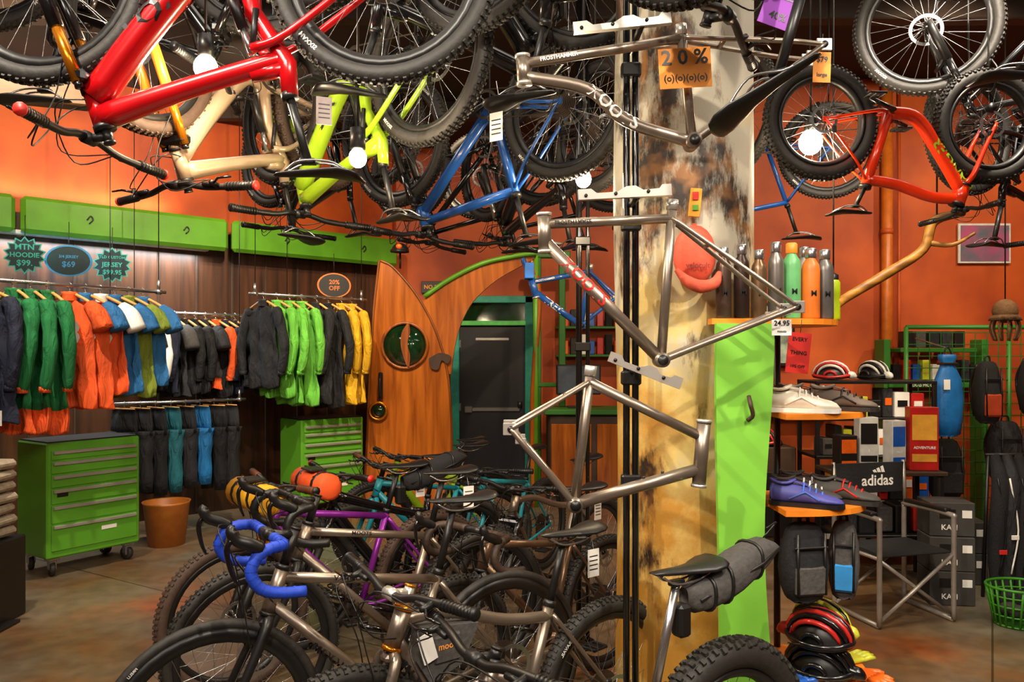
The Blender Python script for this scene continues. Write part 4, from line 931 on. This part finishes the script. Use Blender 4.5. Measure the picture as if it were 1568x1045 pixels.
for z in(.133,.513,.863,1.163):
    x=2.45
    while x<3.2:
        w=R_.uniform(.06,.13); h=R_.uniform(.12,.24); mb.box((x+w/2,6.28,z+h/2),(w-.01,.2,h),cols[k%10],.006); mb.box((x+w/2,6.177,z+h*.55),(w*.6,.003,h*.25),[TAG,ORm,BLK][k%3]); x+=w+.005; k+=1
mb.obj('parts_shelving_unit')
helmet((2.58,6.33,1.472),RD,WH,-.5); helmet((2.92,6.33,1.472),BLK,WH,-1.2)
mb=MB(); mb.box((2.72,5.80,.80),(.80,.4,.03),DARKW,.005)
for x in(2.36,3.08):
    for yy in(5.63,5.97): mb.box((x,yy,.39),(.035,.035,.78),BLK,.004)
mb.box((2.72,5.80,.35),(.74,.36,.02),BLK,.004)
for i in range(5): mb.box((2.45+i*.13,5.78,.46),(.11,.2,.18+.03*(i%2)),cols[(i*3+1)%10],.01)
mb.obj('display_table')
def carton(name,c,s,m,m2,t,rz=0):
    mb=MB(); mb.M=Matrix.Translation(c)@Matrix.Rotation(rz,4,'Z'); w,d,h=s; mb.box((0,0,h/2),s,m,.004); mb.box((0,-d/2-.001,h*.68),(w*.86,.002,h*.4),m2); mb.box((0,-d/2-.001,h*.2),(w*.86,.002,h*.12),m2)
    if t: mb.text(t,(0,-d/2-.003,h*.36),(1,0,0),(0,0,1),min(w*.2,w*1.2/len(t)),WHT)
    mb.obj(name)
carton('product_carton',(2.99,5.72,.817),(.20,.10,.46),RD,Y2,'ADVENTURE',-.1); carton('product_carton',(2.80,5.74,.817),(.12,.1,.36),WH,BL,'PRO',.25); carton('product_carton',(2.62,5.80,.817),(.14,.1,.38),WH,BLK,'5',0)
carton('product_carton',(2.45,5.77,.817),(.13,.12,.25),BLK,ORm,'',.1)
DGB=mat('dark_grey_carton','#3c3a37',.7,0,.1,20)
def kbox(c,rz):
    mb=MB(); mb.M=Matrix.Translation(c)@Matrix.Rotation(rz,4,'Z'); mb.box((0,0,.113),(.28,.24,.222),DGB,.004); mb.box((-.03,-.1215,.15),(.1,.002,.06),BLK); mb.text('KALI',(-.02,-.1235,.06),(1,0,0),(0,0,1),.05,WHT); mb.box((.09,-.1215,.15),(.06,.002,.05),TAG); mb.obj('storage_carton')
for (x,yy,z) in((2.92,5.28,0),(3.29,5.75,0),(2.92,5.28,.226),(3.29,5.75,.226),(2.93,5.3,.452)): kbox((x,yy,z),-.15)
mb=MB(); ch=mat('chair_steel','#a8a29a',.35,.5)
mb.M=Matrix.Translation((2.42,5.0,0))@Matrix.Rotation(.25,4,'Z')
for sx in(-1,1):
    x=sx*.27
    mb.tube(cr([(x,-.22,.015),(x,-.22,.3),(x,-.22,.62),(x,-.19,.66),(x,.17,.66),(x,.2,.62),(x,.2,.3),(x,.2,.015)],4),.016,ch,10); mb.tube([(x,-.22,.015),(x,.2,.015)],.016,ch,10); mb.tube([(x,-.22,.42),(x,.2,.42)],.012,ch,8)
    mb.box((x,-.0,.685),(.05,.36,.022),BLK,.006); mb.tube([(x,.19,.64),(x,.21,.95)],.012,ch,8)
mb.tube([(-.27,-.22,.04),(.27,-.22,.42)],.012,ch,8); mb.tube([(.27,-.2,.04),(-.27,-.2,.42)],.012,ch,8); mb.tube([(-.27,.18,.04),(.27,.18,.42)],.012,ch,8)
mb.box((0,-.01,.43),(.54,.40,.012),BLKF,.004); mb.box((0,.205,.84),(.57,.012,.2),BLKF,.003); mb.text('adidas',(0.06,.197,.82),(1,0,0),(0,0,1),.10,WHT)
for i in range(3): mb.prism([(.03+i*.03,.875),(.055+i*.03,.875),(.04+i*.03,.895+.012*i),(.02+i*.03,.888+.012*i)],.196,.198,WHT)
mb.obj('folding_director_chair')
mb=MB(); GB=mat('green_basket_plastic','#3f9020',.4); c=Vector((3.12,4.80,0))
for i in range(24):
    a=2*pi*i/24; d0=Vector((math.cos(a)*.15,math.sin(a)*.12,.005)); d1=Vector((math.cos(a+.1)*.2,math.sin(a+.1)*.16,.24)); mb.tube([c+d0,c+d1],.007,GB,5)
for z,k in((.01,0),(.07,.25),(.13,.5),(.19,.78),(.24,1)):
    mb.tube([c+Vector((math.cos(2*pi*i/28)*(.15+.05*k),math.sin(2*pi*i/28)*(.12+.04*k),z)) for i in range(29)],.009 if k==1 else .005,GB,6,False)
mb.box(c+Vector((0,0,.01)),(.2,.16,.008),GB)
for i in range(7): mb.ell(c+Vector((R_.uniform(-.08,.08),R_.uniform(-.06,.06),.1+.03*(i%3))),(.06,.045,.04),[GREYF,BLKF,DG][i%3],10,6)
mb.obj('plastic_basket')
mb=MB(); mb.tube([(3.55,7.42,.0),(3.55,7.42,CEIL)],.05,mat('ochre_pipe_paint','#c0641c',.4),14); mb.tube([(3.68,7.45,0),(3.68,7.45,CEIL)],.015,ORWALL,8)
for z in(.6,1.7,2.8,3.8): mb.tube([(3.55,7.42,z),(3.55,7.42,z+.05)],.056,ORWALL,14)
mb.obj('painted_wall_conduit')
mb=MB(); mb.box((4.5,7.47,2.72),(.5,.02,.38),WH,.003); mb.box((4.5,7.457,2.72),(.46,.004,.34),mat('poster_art','#2a8a98',.6,0,.5,5,hex2='#c0407a')); mb.obj('wall_poster')
mb=MB(); mb.box((2.6,7.30,1.15),(.9,.25,.04),GRND,.006); mb.box((3.9,7.30,1.38),(.9,.28,.05),GRND,.006); mb.box((3.9,7.28,1.7),(.7,.25,.04),GRND,.006)
for i in range(9): mb.box((3.55+i*.09,7.27,1.49+.02*(i%2)),(.07,.1,.16+.04*(i%2)),cols[(i*3)%10],.004)
for i in range(5): mb.box((3.65+i*.12,7.27,1.80),(.09,.1,.15),cols[(i*7)%10],.004)
mb.text('TEXAS MOOTS',(3.75,7.14,1.38),(1,0,0),(0,0,1),.04,WHT)
for x in(3.45,4.35): mb.box((x,7.30,.9),(.06,.2,1.8),GRND,.006)
mb.obj('green_wall_shelf')
mb=MB(); mb.box((2.45,7.44,1.85),(.46,.04,.6),BLK,.006); mb.box((2.45,7.415,1.85),(.4,.004,.54),mat('jersey_print','#2a8ac0',.5,0,.9,7,hex2='#c8d8c0')); mb.obj('framed_picture')
mb=MB(); mb.box((2.1,6.6,.45),(.45,.4,.9),DARKW,.01); mb.box((2.1,6.39,.6),(.36,.02,.2),BLK,.004); mb.box((2.1,6.39,.3),(.36,.02,.25),BLK,.004); mb.obj('wood_cabinet')
helmet((2.1,6.55,.915),RD,BLK,-1.0)
mb=MB(); HT_=mat('straw_brown','#6a4a2c',.8,0,.2,40,.3); mb.ell((3.65,5.8,1.98),(.09,.08,.09),HT_,16,8); mb.rev([(.0,0),(.10,0),(.11,-.02),(.09,.02)],(3.65,5.8,1.93),HT_)
for i in range(10): a=i*.63; mb.tube(cr([(3.65+.08*math.cos(a),5.8+.07*math.sin(a),1.93),(3.65+.1*math.cos(a),5.8+.09*math.sin(a),1.85),(3.65+.07*math.cos(a),5.8+.07*math.sin(a),1.76)],4),.008,HT_,5)
mb.tube([(3.65,5.8,2.05),(3.65,5.8,CEIL)],.005,BLK,5); mb.obj('hanging_brown_hat')

# ---------------------------------------------------------------- lights
KS=.95
def aim(o,t): 
    d=Vector(t)-Vector(o.location); o.rotation_euler=d.to_track_quat('-Z','Y').to_euler()
def spotcan(p,t,power,col=(1,.72,.42),size=75,r=.04):
    p=Vector(p); d=(Vector(t)-p).normalized(); mb=MB()
    mb.tube([p-d*.12,p-d*.1,p],[.03,.045,.055],BLK,16,False); mb.rev([(0,0),(.045,0),(.045,.003),(0,.003)],p-d*.01,BULB,d,16)
    mb.tube([p-d*.1,Vector((p.x,p.y,CEIL))-Vector((d.x,d.y,0))*.1],.008,BLK,6); o=mb.obj('track_spotlight')
    l=bpy.data.lights.new('spot_lamp','SPOT'); l.energy=power*KS; l.color=col; l.spot_size=math.radians(size); l.spot_blend=.6; l.shadow_soft_size=r
    lo=bpy.data.objects.new('spot_lamp',l); bpy.context.scene.collection.objects.link(lo); lo.location=p+d*.02; aim(lo,t)
    lo.parent=o; lo.matrix_parent_inverse=Matrix.Translation(o.location).inverted()
BULB=mat('lamp_glow','#fff0cc',.5,0,0,emit=30)
W=(1,.78,.5)
def bulb(p,power,r=.045):
    mb=MB(); p=Vector(p); mb.ell(p,(r,r,r*1.1),BULB,16,10); mb.tube([p+Vector((0,0,r)),p+Vector((0,0,r+.08))],[.03,.03],BLK,12)
    mb.tube([p+Vector((0,0,r+.08)),Vector((p.x,p.y,CEIL))],.005,BLK,6); o=mb.obj('pendant_bulb')
    l=bpy.data.lights.new('bulb_lamp','POINT'); l.energy=power; l.color=W; l.shadow_soft_size=r*1.3
    lo=bpy.data.objects.new('bulb_lamp',l); bpy.context.scene.collection.objects.link(lo); lo.location=p-Vector((0,0,r*2.3)); lo.parent=o; lo.matrix_parent_inverse=Matrix.Translation(o.location).inverted()
bulb((-1.18,3.02,2.76),28); bulb((-.60,3.05,2.42),22,.035); bulb((.36,3.95,2.54),30,.04); bulb((1.44,3.78,2.68),70,.055)
spotcan((-3.2,4.9,4.0),(-4.6,7.0,3.4),240,W,100); spotcan((-1.9,6.2,4.0),(-3.0,8.4,3.4),210,W,100)
spotcan((-3.0,4.0,4.0),(-3.3,6.2,1.3),400,(1,.86,.68),70); spotcan((-1.6,5.6,4.0),(-2.3,8.0,1.5),400,(1,.86,.68),70)
spotcan((-.6,6.0,4.0),(-1.0,8.6,1.5),300,W,60); spotcan((.6,7.2,4.0),(.3,10,2.4),160,W,90)
spotcan((3.0,4.6,4.05),(3.4,7.5,2.3),190,W,90); spotcan((2.2,3.4,4.05),(3.0,6.0,.9),380,(1,.86,.68),70)
spotcan((4.6,5.0,4.05),(4.2,7.4,1.6),150,W,90)
spotcan((-.75,.4,3.9),(.7,3.2,1.8),340,(1,.88,.7),60,.03); spotcan((1.5,.3,3.9),(.2,2.9,1.0),330,(1,.88,.72),70,.03); spotcan((-1.9,1.6,3.9),(-.6,3.6,.7),380,(1,.88,.72),70,.03)
spotcan((2.3,1.6,3.9),(1.2,3.2,1.2),230,(1,.88,.72),60,.03)
def area(p,t,sx,sy,power,col,name='overhead_fill_light'):
    l=bpy.data.lights.new(name,'AREA'); l.shape='RECTANGLE'; l.size=sx; l.size_y=sy; l.energy=power; l.color=col
    o=bpy.data.objects.new(name,l); bpy.context.scene.collection.objects.link(o); o.location=p; aim(o,t); return o
area((-1.2,-1.0,4.0),(-.6,3,2.2),2.2,1.0,100,(1,.9,.78)); area((2.0,-1.0,4.0),(1.5,3.5,2.0),2.0,1.0,75,(1,.9,.78))  # added fill lights behind the camera, not real panels
area((0,3.0,4.2),(0,3.0,0),3.5,1.0,45,(1,.86,.7)); area((-2.6,5.0,4.2),(-2.6,5.0,0),2.0,.8,40,(1,.86,.7)); area((3.0,4.4,4.2),(3.0,4.6,0),2.4,.8,40,(1,.86,.7))  # added soft overhead fill, out of view, to lift the dark tones
l=area(WP(3.3,.12,2.70),WP(3.3,.12,2.0),2.4,.06,55,(.85,.95,1.0),'fluorescent_strip'); l.rotation_euler=(0,0,ang)
l=area(WP(2.9,.13,3.08),WP(2.9,.13,4.0),2.6,.05,26,(1,.85,.6),'valance_uplight'); l.rotation_euler=(pi,0,ang)
mb=MB(); mb.M=Matrix.Translation(WP(3.3,.12,2.73))@Matrix.Rotation(ang,4,'Z'); mb.box((0,0,.02),(2.5,.1,.04),WH,.008); mb.obj('fluorescent_fixture')
w=bpy.data.worlds.new('World'); bpy.context.scene.world=w; w.use_nodes=True; w.node_tree.nodes['Background'].inputs[0].default_value=(.9,.6,.4,1); w.node_tree.nodes['Background'].inputs[1].default_value=.05

# ---------------------------------------------------------------- camera
cam=bpy.data.cameras.new('camera'); cam.lens=1200/1568*36; cam.sensor_width=36; cam.shift_y=.0143; cam.clip_start=.05
co=bpy.data.objects.new('camera',cam); bpy.context.scene.collection.objects.link(co); co.location=(0,0,1.65); co.rotation_euler=(pi/2,0,0); bpy.context.scene.camera=co
try:
    bpy.context.scene.view_settings.view_transform='Standard'; bpy.context.scene.view_settings.look='None'
except Exception as e: print(e)
